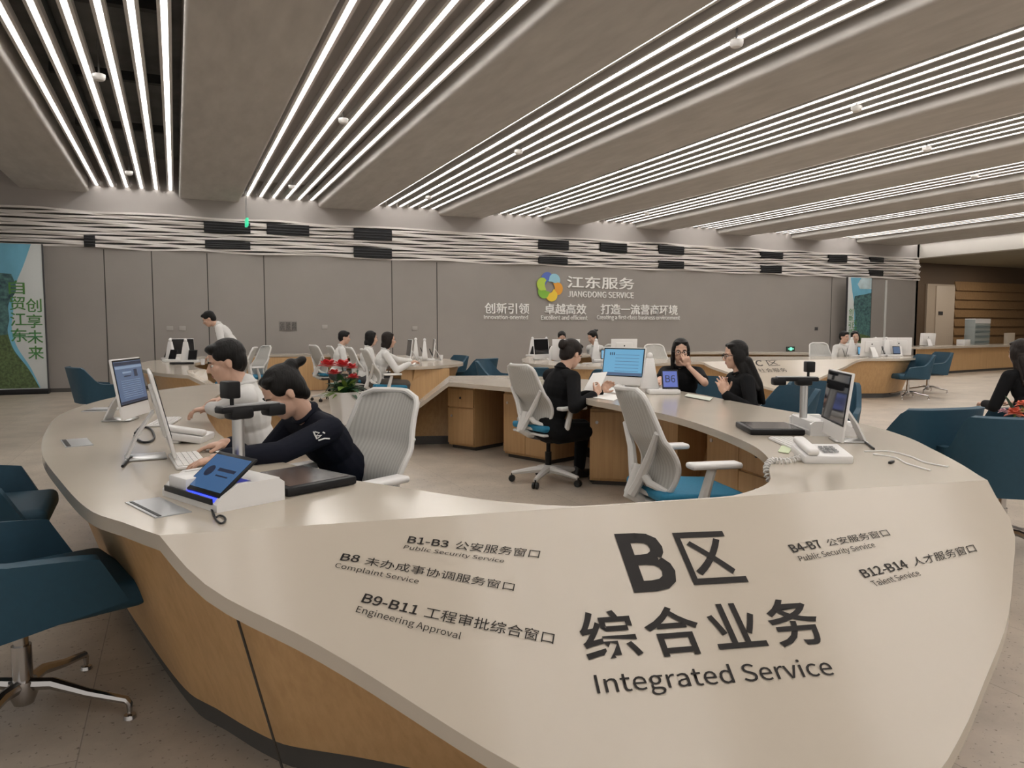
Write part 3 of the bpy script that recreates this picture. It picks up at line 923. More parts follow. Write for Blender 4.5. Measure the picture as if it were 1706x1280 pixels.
b = MB(); b.lathe([(0, 0.0), (0.20, 0.0), (0.20, 0.012), (0.03, 0.03), (0, 0.03)], n=28); b.build('foot_plate', M_CHROME, st_)
chair((2.85, 5.55), 8, 'white task chair under the clerk in the black suit holding a sheet')
p = at_d(418, 640, 12.6); chair((p.x, p.y), 200, 'white task chair behind the seated man in white, at the back desk')
p = at_d(391, 640, 11.6); chair((p.x, p.y), 170, 'white task chair just behind the standing man')
p = at_d(548, 620, 13.4); chair((p.x, p.y), 15, 'white task chair left of the three clerks at the back')
p = at_d(580, 620, 12.6); chair((p.x, p.y), 0, 'white task chair of the short-haired clerk at the back')
p = at_d(614, 620, 11.8); chair((p.x, p.y), 0, 'white task chair of the middle of the three clerks')
p = at_d(642, 640, 10.75); chair((p.x, p.y), 0, 'white task chair of the clerk with bobbed hair')
p = at_d(1101, 600, 13.6); chair((p.x, p.y), 262, 'white task chair standing empty behind the woman with her hand at her face')
p = at_d(1374, 600, 15.2); chair((p.x, p.y), 250, 'white task chair beside the two clerks at the far right')
p = at_d(1000, 600, 13.6); chair((p.x, p.y), 190, 'white task chair of the clerk with a bun under the wall lettering')

# ------------------------------------------------------------------ blue visitor armchair on a four-star steel base
def visitor_chair(label, loc, deg):
    t = thing('visitor_armchair', label, 'chair', loc, face_rz(deg), 'blue visitor armchairs')
    # plan of the wrap-round shell: front of left arm, round the back, to the front of right arm
    path = [(-0.30, 0.19), (-0.30, 0.05), (-0.295, -0.12), (-0.26, -0.235), (-0.16, -0.285), (0, -0.295), (0.16, -0.285), (0.26, -0.235), (0.295, -0.12), (0.30, 0.05), (0.30, 0.19)]
    q = catmull([(*p,) for p in path], 4, False)
    n = len(q)
    P = []
    for i, (x, y) in enumerate(q):
        u = abs(i / (n - 1) * 2 - 1)                       # 0 middle of the back .. 1 arm front
        k = min(1, max(0, (0.62 - u) / 0.22)); k = k * k * (3 - 2 * k)
        zt = 0.615 - 0.03 * max(0, (u - 0.6) / 0.4) + 0.205 * k
        zb = 0.37 + 0.055 * max(0, (u - 0.55) / 0.45)
        row = []
        for j in range(7):
            s = j / 6
            fl = 1 + 0.07 * (s - 0.4)
            yy = y * fl - (0.07 * s * k) + (0.10 * (0.6 - s) * max(0, (u - 0.8) / 0.2))
            row.append(Vector((x * (1 + 0.10 * (s - 0.3)), yy, zb + (zt - zb) * s)))
        P.append(row)
    b = MB(); b.grid_surf(P, 0.042)
    bmesh.ops.bevel(b.bm, geom=[e for e in b.bm.edges if len(e.link_faces) == 2 and e.calc_face_angle(0) > 1.0], offset=0.014, segments=2, affect='EDGES')
    b.build('shell', M_BLUE, t, sharp=60)
    b = MB(); b.box((0, 0.045, 0.42), (0.54, 0.56, 0.095), bev=0.035, seg=4); b.build('seat_cushion', M_BLUE, t)
    b = MB(); b.box((0, -0.01, 0.368), (0.40, 0.40, 0.03), bev=0.01); b.build('seat_plate', M_DARK, t)
    b = MB(); b.lathe([(0, 0.10), (0.030, 0.10), (0.030, 0.25), (0.022, 0.25), (0.022, 0.36), (0, 0.36)], n=18); b.build('column', M_CHROME, t)
    b = MB(); b.lathe([(0, 0.135), (0.042, 0.13), (0.046, 0.09), (0.03, 0.05), (0, 0.05)], n=18); b.build('hub', M_CHROME, t)
    for k in range(4):
        a = pi / 4 + k * pi / 2
        c, s = cos(a), sin(a)
        b = MB(); b.tube([(0.02 * c, 0.02 * s, 0.115), (0.10 * c, 0.10 * s, 0.118), (0.22 * c, 0.22 * s, 0.085), (0.345 * c, 0.345 * s, 0.062), (0.355 * c, 0.355 * s, 0.05), (0.355 * c, 0.355 * s, 0.018)], [0.022, 0.02, 0.016, 0.013, 0.011, 0.008], 8)
        o = b.build('leg', M_CHROME, t)
        b = MB(); b.lathe([(0, 0.014), (0.018, 0.012), (0.021, 0.0), (0, 0.0)], (0.355 * c, 0.355 * s, 0), n=14); b.build('glide', M_CHROME, o)
    return t
vc0 = visitor_chair('blue visitor armchair in the left foreground, nearest the camera', (-0.50, 2.86, 0), 20)
def vchair(loc, deg, label):
    return dup(vc0, (loc[0], loc[1], 0), face_rz(deg), label)
vchair((-0.90, 4.22), 2, 'second blue armchair at the left, behind the nearest one')
p = at_d(172, 640, 9.5); vchair((p.x, p.y), 20, 'blue armchair partly hidden behind the left computer')
p = at_d(786, 640, 12.2); vchair((p.x, p.y), 120, 'blue armchair between the two back desks, right of the oak lobe')
p = at_d(741, 640, 13.2); vchair((p.x, p.y), 185, 'teal armchair at the rounded right end of the back left desk')
p = at_d(838, 640, 11.2); vchair((p.x, p.y), -40, 'blue armchair facing away, left of the clerk in black')
p = at_d(905, 640, 9.6); vchair((p.x, p.y), 30, 'blue armchair behind the white chair of the clerk in black')
p = at_d(1012, 640, 9.2); vchair((p.x, p.y), 80, 'dark blue armchair behind the light blue screen')
vchair((4.62, 5.78), 190, 'blue armchair of the woman with her hand at her face')
vchair((4.38, 4.68), 165, 'blue armchair of the long-haired woman with glasses')
p = at_d(1506, 700, 4.80); vchair((p.x, p.y), 82, 'blue armchair pushed up to the right edge of the front desk')
p = at_d(1676, 700, 4.30); vchair((p.x, p.y), 52, 'blue armchair cut off by the right border')
p = at_d(1512, 655, 13.9); vchair((p.x, p.y), 158, 'near blue armchair at the right end of the back right desk')
p = at_d(1545, 650, 15.2); vchair((p.x, p.y), 160, 'far blue armchair at the right end of the back right desk')
p = at_d(1702, 700, 6.7); vchair((p.x, p.y), 105, 'blue armchair under the person in black at the right border')
p = at_d(1362, 700, 6.5); vchair((p.x, p.y), 215, 'dark blue armchair behind the scanner post on the right')

# ------------------------------------------------------------------ computers, terminals, small desk things
M_SCR_BLUE = mat('screen_light_blue', (0.02, 0.03, 0.04), 0.2, emit=(0.15, 0.40, 0.62), estr=0.9)
M_SCR_WEB = mat('screen_slate_blue', (0.02, 0.03, 0.05), 0.2, emit=(0.075, 0.115, 0.20), estr=0.9)
M_SCR_TAB = mat('screen_tablet_blue', (0.02, 0.03, 0.05), 0.2, emit=(0.045, 0.115, 0.25), estr=0.9)
M_SCR_B6 = mat('screen_b6_violet', (0.02, 0.03, 0.05), 0.2, emit=(0.12, 0.16, 0.50), estr=0.9)
M_SCR_PALE = mat('screen_detail_pale', (0.02, 0.03, 0.05), 0.3, emit=(0.20, 0.27, 0.38), estr=0.9)
M_SCR_DARK = mat('screen_detail_dark', (0.01, 0.01, 0.02), 0.3, emit=(0.01, 0.018, 0.04), estr=0.9)
M_UV = mat('blue_glow', (0.02, 0.02, 0.2), 0.3, emit=(0.03, 0.06, 1.0), estr=2.2)
def monitor(label, loc, deg, tilt=8, scr=None, group='all-in-one computers', detail=None, z=0.75, off_=False):
    """white all-in-one computer; the screen looks towards deg"""
    t = thing('desktop_computer', label, 'computer', (loc[0], loc[1], z), face_rz(deg), group)
    R = Matrix.Translation((0, 0.02, 0.198)) @ Matrix.Rotation(radians(tilt), 4, 'X')
    b = MB(); b.box((0, 0, 0), (0.47, 0.014, 0.355), bev=0.005)
    b.box((0, -0.012, 0.01), (0.30, 0.016, 0.21), bev=0.007)
    b.build('case', M_WHITE, t, M=R)
    b = MB(); b.box((0, 0.0075, 0.036), (0.456, 0.003, 0.268)); b.build('bezel', M_BLACK, t, M=R, smooth=False)
    b = MB(); b.box((0, 0.0095, 0.036), (0.435, 0.002, 0.248)); s = b.build('screen', scr or M_GLASS, t, M=R, smooth=False)
    b = MB(); b.lathe([(0, 0.001), (0.014, 0.001), (0.014, 0), (0, 0)], n=14, M=R @ Matrix.Translation((0, -0.0205, 0.06)) @ Matrix.Rotation(pi / 2, 4, 'X')); b.build('rear_badge', M_DARK, t)
    b = MB()
    Q = [(-0.055, -0.03, 0.20), (-0.07, -0.135, 0.012), (-0.07, -0.135, 0.0)]
    b.grid_surf([[(-0.05, -0.010, 0.20), (0.05, -0.010, 0.20)], [(-0.055, -0.075, 0.10), (0.055, -0.075, 0.10)], [(-0.065, -0.115, 0.012), (0.065, -0.115, 0.012)]], 0.009)
    b.build('stand_neck', M_WHITE, t)
    b = MB(); b.box((0, -0.045, 0.005), (0.16, 0.16, 0.008), bev=0.003); b.build('stand_foot', M_SILVER, t)
    if detail:
        for k, (x, zz, w_, h_, m_) in enumerate(detail):
            b = MB(); b.box((x * 0.88, 0.0112, 0.036 + zz * 0.88), (w_ * 0.88, 0.0012, h_ * 0.88)); b.build('screen_detail', m_, s, M=R, smooth=False)
    return t
web = [(0, 0.125, 0.49, 0.022, M_SCR_DARK), (0, 0.10, 0.49, 0.018, M_SCR_PALE), (-0.11, 0.055, 0.06, 0.05, M_SCR_DARK), (0.05, 0.065, 0.16, 0.012, M_SCR_PALE), (0.05, 0.04, 0.12, 0.008, M_SCR_DARK), (0, -0.132, 0.49, 0.014, M_SCR_DARK)] + [(0.0, 0.01 - 0.014 * k, 0.36, 0.003, M_SCR_PALE) for k in range(9)]
p = at_d(214, 700, 4.45); monitor('white all-in-one computer showing a slate blue page, facing the man in white', (p.x, p.y), -16, 9, M_SCR_WEB, detail=web)
p = at_d(262, 760, 3.16); monitor('white all-in-one computer seen edge-on in front of the woman in navy', (p.x, p.y), 3, 13)
lb = [(0.12, 0.09, 0.012, 0.03, M_SCR_DARK), (0.145, 0.09, 0.012, 0.03, M_SCR_DARK), (0.17, 0.09, 0.012, 0.03, M_SCR_DARK)] + [(-0.05, 0.08 - 0.035 * k, 0.30, 0.004, M_SCR_WEB) for k in range(6)] + [(0, -0.125, 0.49, 0.03, M_SCR_WEB)]
p = at_d(1040, 620, 7.0); monitor('computer with a bright light blue screen between two clerks', (p.x, p.y), 203, 9, M_SCR_BLUE, detail=lb)
p = at_d(1398, 720, 3.62); mon4 = monitor('white all-in-one computer with a black screen at the right of the front desk', (p.x, p.y), 146, 7)
mon4.scale = (0.92, 0.92, 0.92)
p = at_d(303, 600, 13.3); monitor('computer with a dark screen on the back left desk near the standing man', (p.x, p.y), -60, 5)
p = at_d(684, 600, 12.4); monitor('thin white computer seen edge-on before the clerk with bobbed hair', (p.x, p.y), 172, 7)
p = at_d(724, 600, 13.0); monitor('white computer seen edge-on at the right tip of the back left desk', (p.x, p.y), 165, 7)
p = at_d(900, 600, 13.2); monitor('computer with dark screen at the left end of the desk under the wall lettering', (p.x, p.y), 300, 5)
p = at_d(943, 590, 12.6); monitor('white computer, its back to us, hiding a clerk with black hair', (p.x, p.y), 62, 5)
p = at_d(1040, 590, 12.9); monitor('white computer, its back to us, above the light blue screen', (p.x, p.y), 75, 5)
p = at_d(1452, 590, 14.2); monitor('white computer, back to us, beside the two clerks at the right', (p.x, p.y), 80, 5)
p = at_d(1474, 585, 15.0); monitor('second white computer behind the one beside the two clerks', (p.x, p.y), 60, 5)
p = at_d(1497, 585, 15.0); monitor('third white computer at the right end of the back right desk', (p.x, p.y), 45, 5)
p = at_d(1546, 575, 21.6); monitor('white computer on the left end of the far counter', (p.x, p.y), 70, 5, z=0.80)

def tablet(parent, M, w_, h_, scr, name='tablet'):
    b = MB(); b.box((0, 0, 0), (w_, 0.010, h_), bev=0.004); o = b.build(name, M_BLACK, parent, M=M)
    b = MB(); b.box((0, 0.0055, 0), (w_ - 0.02, 0.002, h_ - 0.03)); s = b.build('tablet_screen', scr, o, M=M, smooth=False)
    return o, s
# low scanner with tablet, camera arm and black pad (front left, front right)
def scanner(label, loc, deg, glow, tab_scr=None, tilt=52, PX_=-0.02):
    """tablet side looks towards deg (the visitor); black pad on the clerk's side"""
    t = thing('document_scanner', label, 'scanner', (loc[0], loc[1], 0.75), face_rz(deg), 'document scanners on the front desk')
    b = MB()
    prof = [(0.115, 0.0), (0.115, 0.022), (0.095, 0.045), (0.045, 0.075), (-0.095, 0.075), (-0.115, 0.06), (-0.115, 0.0)]
    for sg in (-1, 1):
        x0 = 0.18 * sg; x1 = 0.155 * sg
        vs = [(x, y, z) for x in (x0, x1) for y, z in prof]
        n = len(prof)
        b.add(vs, [tuple(range(n)), tuple(range(2 * n - 1, n - 1, -1))] + [(i, n + i, n + (i + 1) % n, (i + 1) % n) for i in range(n)])
    b.box((0, 0.0, 0.0125), (0.32, 0.23, 0.025)); b.box((0, -0.065, 0.036), (0.32, 0.09, 0.072))
    b.box((0.095, 0.045, 0.045), (0.12, 0.12, 0.055), bev=0.006)
    b.build('housing', M_WHITE, t, sharp=25)
    b = MB(); b.box((0, 0.117, 0.03), (0.31, 0.006, 0.018)); b.build('front_strip', M_BLACK, t, smooth=False)
    b = MB(); b.box((-0.06, 0.08, 0.026), (0.19, 0.055, 0.012)); b.build('reader_window', M_UV if glow else M_DARK, t, smooth=False)
    if tab_scr:
        M = Matrix.Translation((-0.05, 0.035, 0.09)) @ Matrix.Rotation(radians(tilt), 4, 'X')
        o, s = tablet(t, M, 0.235, 0.165, tab_scr)
        b = MB(); b.lathe([(0, 0.001), (0.022, 0.001), (0.022, 0), (0, 0)], n=16, M=M @ Matrix.Translation((0.055, 0.0068, 0.0)) @ Matrix.Rotation(-pi / 2, 4, 'X')); b.build('screen_emblem', M_SCR_DARK, o)
        for zz, w_ in ((0.012, 0.10), (-0.012, 0.07)):
            b = MB(); b.box((-0.035, 0.0072, zz), (w_, 0.001, 0.012 if zz > 0 else 0.005)); b.build('screen_line', M_SCR_DARK, o, M=M, smooth=False)
    b = MB(); b.tube([(PX_, -0.09, 0.07), (PX_, -0.09, 0.26)], 0.020, 18); b.build('post', M_SILVER, t)
    b = MB(); b.box((PX_, -0.13, 0.28), (0.055, 0.22, 0.022), bev=0.006); b.box((PX_, -0.095, 0.268), (0.06, 0.085, 0.045), bev=0.012)
    b.box((PX_, -0.225, 0.268), (0.06, 0.07, 0.042), bev=0.01); b.build('camera_arm', M_BLACK, t)
    b = MB(); b.box((PX_, -0.13, 0.2925), (0.050, 0.21, 0.004)); b.build('arm_top', M_GREY, t, smooth=False)
    b = MB(); b.box((PX_, -0.065, 0.347), (0.062, 0.045, 0.058), bev=0.006); b.tube([(PX_, -0.07, 0.29), (PX_, -0.07, 0.32)], 0.007, 8); b.build('camera_head', M_BLACK, t)
    b = MB(); b.box((0.0, -0.275, 0.016), (0.33, 0.28, 0.03), bev=0.008); o = b.build('scan_pad', M_BLACK, t)
    b = MB(); b.box((0.0, -0.275, 0.0315), (0.29, 0.24, 0.002)); b.build('pad_surface', mat('pad_grey_glass', (0.06, 0.055, 0.055), 0.15), o, smooth=False)
    return t
sc1 = scanner('white document scanner with tablet and blue glow at the left of the front desk', (0.125, 2.565), 205, True, M_SCR_TAB, PX_=0.055)
sc2 = scanner('white document scanner with camera arm beside the black-screened computer', (3.14, 2.915), 332, False)
# upright terminals with a tablet in front of a tapering white column
def terminal(label, loc, deg, scr, text=None, h=0.30):
    t = thing('service_terminal', label, 'terminal', (loc[0], loc[1], 0.75), face_rz(deg), 'white service terminals with tablets')
    b = MB(); b.box((0, -0.02, 0.02), (0.26, 0.24, 0.04), bev=0.008); b.build('base', M_WHITE, t)
    b = MB(); b.box((0.10, -0.07, 0.04 + h / 2), (0.15, 0.10, h), taper=(0.42, 0.35), bev=0.006); b.build('column', M_WHITE, t)
    b = MB(); b.ell((0.10, -0.07, 0.06 + h), (0.026, 0.026, 0.028)); b.build('camera_ball', M_WHITE, t)
    M = Matrix.Translation((-0.05, 0.05, 0.125)) @ Matrix.Rotation(radians(22), 4, 'X')
    o, s = tablet(t, M, 0.14, 0.17, scr)
    if text:
        L_ = lambda x, z: M @ Vector((x, 0.0075, z))
        lettering('screen_text', text, L_(0.042, -0.03), L_(-0.042, -0.03), L_(0.042, 0.035), M_SCR_DARK, 0.004, 1.0, None, o, lift=0.0008)
    return t
terminal('white terminal whose tablet shows B6 on the right side of the front desk', at_z(1104, 656, 0.75), 246, M_SCR_B6, 'B6', 0.26)
for u, v, dg, s_, lab in [(282, 600, 200, M_GLASS, 'white terminal left of the dark-screened computer on the back left desk'), (288, 603, 230, M_GLASS, 'nearest white terminal on the left end of the back left desk'), (318, 604, 250, M_GLASS, 'tall white terminal close to the standing man'),
                          (699, 598, -15, M_GLASS, 'left of two pointed white terminals on the back oak lobe'), (714, 601, -15, M_GLASS, 'right of two pointed white terminals on the back oak lobe'), (889, 594, 200, M_GLASS, 'white terminal at the left tip of the desk under the wall lettering'),
                          (917, 594, 230, M_GLASS, 'white terminal left of the back-turned computer under the lettering'), (1003, 603, 240, M_SCR_BLUE, 'white terminal with a small blue tablet under the wall lettering'), (1429, 595, 235, M_SCR_BLUE, 'white terminal with a small blue tablet beside the two clerks'),
                          (1487, 594, 240, M_SCR_WEB, 'white terminal with slate tablet at the right end of the back right desk'), (1466, 594, 300, M_GLASS, 'white terminal between the computers at the right')]:
    terminal(lab, at_z(u, v, 0.75), dg, s_)
p = at_z(1550, 573, 0.8)

def flat_box(name, label, cat, c, d, rz, m, bev=0.004, group=None):
    b = MB(); b.box((0, 0, d[2] / 2), d, bev=bev)
    o = b.build(name, m); o.location = c; o.rotation_euler = (0, 0, rz)
    return tag(o, label, cat, group)
# grommet plates let into the worktop
def plate(label, q, strip):   # strip: part of the lid taken by the slot: centre and size in fractions
    P = [at_z(u, v, 0.7515) for u, v in q]
    c = sum(P, Vector()) / 4
    a = (P[1] - P[0] + P[2] - P[3]) / 2; e = (P[3] - P[0] + P[2] - P[1]) / 2
    t = thing('socket_plate', label, 'socket plate', (c.x, c.y, 0.750), atan2(a.y, a.x), 'steel socket plates in the worktop')
    w_, d_ = a.length, e.length
    b = MB(); b.box((0, 0, 0.0015), (w_, d_, 0.003)); b.build('plate_lid', mat('satin_steel_plate', (0.42, 0.43, 0.44), 0.3, metal=0.7), t, smooth=False)
    b = MB(); b.box((strip[0] * w_, 0, 0.0032), (strip[1] * w_, d_ * 0.94, 0.002)) ; b.build('slot', M_BLACK, t, smooth=False)
plate('large steel socket plate beside the blue-glowing scanner', [(203, 838), (262, 830), (323, 852), (265, 863)], (-0.36, 0.10))
plate('small steel socket plate at the left rim of the front desk', [(105, 733), (150, 730), (150, 742), (105, 746)], (-0.38, 0.16))
plate('small steel socket plate left of the slate blue computer', [(160, 683), (182, 677), (186, 681), (166, 688)], (-0.3, 0.2))
# keyboards
def keyboard(label, p, rz):
    t = thing('keyboard', label, 'keyboard', (p.x, p.y, 0.75), rz, 'white keyboards')
    b = MB(); b.box((0, 0, 0.007), (0.36, 0.12, 0.012), bev=0.004); b.build('keyboard_tray', M_WHITE, t)
    b = MB()
    for r in range(5):
        for c in range(15):
            b.box((-0.161 + c * 0.023, -0.044 + r * 0.022, 0.0145), (0.019, 0.018, 0.005), bev=0)
    b.build('keys', M_WHITE2, t, smooth=False)
keyboard('white keyboard under the hand of the woman in navy', at_z(313, 770, 0.75), radians(95))
keyboard('white keyboard in front of the black-screened computer', at_z(1322, 742, 0.75), radians(65))
keyboard('white keyboard before the man in white', at_z(275, 705, 0.75), radians(80))
# telephones
def phone(label, p, rz, cord):
    t = thing('telephone', label, 'telephone', (p.x, p.y, 0.75), rz, 'office telephones')
    b = MB(); M = Matrix.Rotation(radians(8), 4, 'X')
    b.box((0, 0, 0.028), (0.20, 0.17, 0.035), rot=(radians(9), 0, 0), bev=0.008); b.box((0, 0.05, 0.02), (0.18, 0.05, 0.04), bev=0.006); b.build('phone_body', M_WHITE, t)
    b = MB(); b.box((-0.065, 0, 0.062), (0.05, 0.19, 0.028), rot=(radians(9), 0, 0), bev=0.012, seg=3); b.build('handset', M_WHITE, t)
    b = MB()
    for r in range(4):
        for c in range(3):
            b.box((0.0 + c * 0.022, -0.045 + r * 0.02, 0.045 + 0.0032 * r), (0.015, 0.013, 0.006))
    b.build('phone_keys', M_GREY, t, smooth=False)
    if cord:
        b = MB(); b.tube(cord, 0.0045, 6); b.build('cord', M_WHITE2, t)
ph = at_z(1368, 767, 0.75)
rim = at_z(1285, 768, 0.762)
inw = Vector((-0.8, -0.35, 0)).normalized()
way = [ph + Vector((-0.06, 0.02, 0.02)), at_z(1312, 768, 0.762), rim, rim + inw * 0.05 + Vector((0, 0, -0.03)), rim + inw * 0.055 + Vector((0.0, -0.04, -0.09)), rim + inw * 0.07 + Vector((0.0, -0.12, -0.12)), rim + inw * 0.06 + Vector((0.0, -0.15, -0.06))]
wq = [Vector(q) for q in catmull([tuple(p) for p in way], 26, False)]
Mr = Matrix.Rotation(radians(26), 4, 'Z') @ Matrix.Translation(-ph)
cl = []
for i, q in enumerate(wq):
    t_ = (wq[min(i + 1, len(wq) - 1)] - wq[max(i - 1, 0)]).normalized()
    u1 = t_.cross(Vector((0, 0, 1))).normalized(); u2 = t_.cross(u1)
    cl.append(Mr @ (q + u1 * 0.010 * cos(i * 1.15) + u2 * 0.010 * sin(i * 1.15)))
phone('white telephone with coiled cord at the right of the front desk', ph, radians(-26), cl)
phone('white telephone between the two clerks at the left', at_z(318, 735, 0.75), radians(70), None)
def cable(name, label, uvs, r, m, cat='cable', z=0.755, group=None):
    P = [at_z(u, v, z) for u, v in uvs]
    q = catmull([tuple(p) for p in P], 8, False)
    b = MB(); b.tube(q, r, 6)
    return tag(b.build(name, m), label, cat, group)
cable('cable', 'black cable looping behind the edge-on computer at the left', [(225, 722), (232, 714), (243, 712), (252, 716), (257, 728), (252, 735), (240, 737), (230, 733), (224, 726)], 0.006, M_BLACK, z=0.756)
cable('cable', 'black cable dropping from the foot of the edge-on computer', [(204, 777), (211, 769), (219, 763)], 0.006, M_BLACK, z=0.757)
cable('lanyard', 'thin black lanyard loop hanging from the blue-glowing scanner', [(351, 847), (356, 856), (360, 866), (368, 872), (375, 868), (374, 862), (366, 859), (358, 862), (353, 850)], 0.003, M_BLACK, 'lanyard', z=0.754)
cable('cable', 'thin black cable behind the black-screened computer', [(1438, 735), (1446, 740), (1456, 748)], 0.005, M_BLACK, z=0.756)
cable('cable', 'upper thin white cable trailing across the right of the front desk', [(1440, 752), (1480, 752), (1515, 760), (1540, 770), (1580, 778)], 0.003, M_WHITE, z=0.754)
cable('cable', 'lower thin white cable trailing across the right of the front desk', [(1455, 757), (1490, 762), (1510, 772), (1550, 784)], 0.003, M_WHITE, z=0.754)
def sheet(label, uvs, z=0.752, m=M_PAPER, group='papers on the desks', name='paper_sheet', cat='paper'):
    P = [at_z(u, v, z) for u, v in uvs]
    b = MB(); b.add([tuple(p) for p in P] + [tuple(p + Vector((0, 0, 0.002))) for p in P], [(3, 2, 1, 0), (4, 5, 6, 7), (0, 1, 5, 4), (1, 2, 6, 5), (2, 3, 7, 6), (3, 0, 4, 7)])
    return tag(b.build(name, m, smooth=False), label, cat, group)
sheet('white folder under the hands of the woman in navy', [(345, 748), (398, 741), (425, 747), (370, 757)], 0.756)
sheet('scattered white sheet nearest the pedestal', [(985, 662), (1022, 668), (1038, 660), (1003, 655)])
sheet('white sheet below the light blue screen', [(1003, 652), (1035, 656), (1044, 648), (1012, 645)])
sheet('white sheet beside the left clerk on the back oak lobe', [(670, 607), (690, 608), (695, 602), (676, 602)])
sheet('greenish note beside the keyboard on the right', [(1296, 753), (1314, 756), (1320, 745), (1302, 743)], 0.7525, mat('pale_green_note', (0.55, 0.62, 0.42), 0.7))
sheet('long pale pad in front of the woman with her hand at her face', [(1140, 660), (1182, 668), (1188, 663), (1146, 656)], 0.756, mat('pale_pad', (0.58, 0.60, 0.52), 0.6), None, 'desk_pad', 'pad')
for k, (u, v, lab) in enumerate([(1100, 647, 'small clear cup beside the B6 terminal'), (735, 600, 'small white cup at the tip of the back oak lobe'), (338, 608, 'white cup near the standing man')]):
    p = at_z(u, v, 0.75)
    b = MB(); b.lathe([(0, 0), (0.028, 0), (0.034, 0.09), (0.031, 0.09), (0.026, 0.006), (0, 0.006)], n=18)
    o = b.build('cup', M_WHITE); o.location = p; tag(o, lab, 'cup', 'cups on the desks')
for u, v, lab in [(998, 650, 'black mouse under the light blue screen'), (1485, 772, 'small black clip on the right of the front desk'), (303, 607, 'black pad on the left end of the back left desk')]:
    p = at_z(u, v, 0.75)
    big = 'pad' in lab
    flat_box('desk_pad' if big else ('mouse' if 'mouse' in lab else 'clip'), lab, 'pad' if big else ('mouse' if 'mouse' in lab else 'clip'), p, (0.30, 0.2, 0.03) if big else ((0.06, 0.1, 0.03) if 'mouse' in lab else (0.05, 0.012, 0.01)), 0.4, M_BLACK, 0.008 if not 'clip' in lab else 0.002)

# ------------------------------------------------------------------ flower pot in the dip of the desk
M_LEAF = mat('dark_green_leaf', (0.022, 0.075, 0.028), 0.4, noise=0.35, nscale=9)
M_LEAF2 = mat('yellow_green_leaf', (0.16, 0.25, 0.05), 0.45, noise=0.3, nscale=9)
M_RED = mat('coral_red_flower', (0.62, 0.045, 0.05), 0.45, noise=0.2, nscale=30)
M_CREAM = mat('cream_flower', (0.70, 0.60, 0.50), 0.5)
PX, PY, PZ = 1.66, 8.04, 0.273
pot = thing('flower_pot', 'white pot of red flowers standing in the dip of the front desk', 'plant', (PX, PY, PZ), 0.35)
b = MB()
def sq(s, r, z, n=6):
    pts = []
    for cx_, cy_, a0 in ((s - r, s - r, 0), (-s + r, s - r, pi / 2), (-s + r, -s + r, pi), (s - r, -s + r, 1.5 * pi)):
        pts += [Vector((cx_ + r * cos(a0 + pi / 2 * i / n), cy_ + r * sin(a0 + pi / 2 * i / n), z)) for i in range(n + 1)]
    return pts + [pts[0]]
b.grid_surf([sq(0.001, 0.0005, 0.0), sq(0.105, 0.02, 0.0), sq(0.108, 0.022, 0.02), sq(0.148, 0.028, 0.35), sq(0.138, 0.024, 0.35), sq(0.130, 0.022, 0.30)])
b.build('pot', M_WHITE, pot)
b = MB(); b.box((0, 0, 0.30), (0.255, 0.255, 0.02)); b.build('soil', mat('dark_soil', (0.03, 0.022, 0.015), 0.9), pot, smooth=False)
def leaf(mb, base, d, L, W, droop):
    d = Vector(d).normalized()
    side = d.cross(Vector((0, 0, 1)))
    side = side.normalized() if side.length > 1e-4 else Vector((1, 0, 0))
    rows = []
    for i in range(8):
        s = i / 7
        c = Vector(base) + d * (L * s) + Vector((0, 0, -droop * s * s))
        w_ = W * sin(pi * min(1, s * 0.97 + 0.03)) ** 0.8
        up = side.cross(d).normalized()
        rows.append([c - side * w_ + up * w_ * 0.25, c - up * 0.0, c + side * w_ + up * w_ * 0.25])
    mb.grid_surf(rows, 0.002)
rnd = random.Random(3)
gl, gy = MB(), MB()
for k in range(58):
    a = rnd.uniform(0, 2 * pi); el = rnd.uniform(0.25, 1.25)
    tgt = gy if (k % 5 == 0) else gl
    L = rnd.uniform(0.14, 0.26)
    base = (0.08 * cos(a) * rnd.random(), 0.08 * sin(a) * rnd.random(), 0.31 + 0.10 * rnd.random())
    leaf(tgt, base, (cos(a) * cos(el), sin(a) * cos(el), sin(el)), L, rnd.uniform(0.025, 0.05), rnd.uniform(0.03, 0.14))
for k in range(10):
    a = rnd.uniform(2.2, 3.6); leaf(gy, (0, 0, 0.33), (cos(a), sin(a), 0.35), rnd.uniform(0.22, 0.34), 0.018, 0.12)
tag(gl.build('foliage', M_LEAF, pot), kind='stuff'); tag(gy.build('yellow_foliage', M_LEAF2, pot), kind='stuff')
for k, (x, y, z, r, m_) in enumerate([(-0.21, 0.0, 0.66, 0.12, M_RED), (-0.02, 0.02, 0.65, 0.12, M_RED), (0.07, -0.02, 0.62, 0.085, M_RED), (-0.17, -0.05, 0.57, 0.085, M_RED), (0.02, -0.12, 0.52, 0.08, M_RED), (-0.04, -0.06, 0.56, 0.05, M_CREAM), (0.0, 0.0, 0.50, 0.045, M_CREAM), (-0.09, -0.06, 0.47, 0.045, M_CREAM), (0.12, 0.0, 0.55, 0.04, M_CREAM)]):
    b = MB()
    for q in range(14):
        a = q * 2.4; el = 0.15 + 0.95 * (q / 14)
        leaf(b, (x, y, z - r * 0.3), (cos(a) * cos(el), sin(a) * cos(el), sin(el)), r, r * 0.34, 0.012)
    o = b.build('flower_head', m_, pot)
    b = MB(); b.tube([(x * 0.3, y * 0.3, 0.31), (x * 0.8, y * 0.8, 0.31 + (z - 0.31) * 0.6), (x, y, z - r * 0.3)], 0.004, 6); b.build('stem', M_LEAF, o)

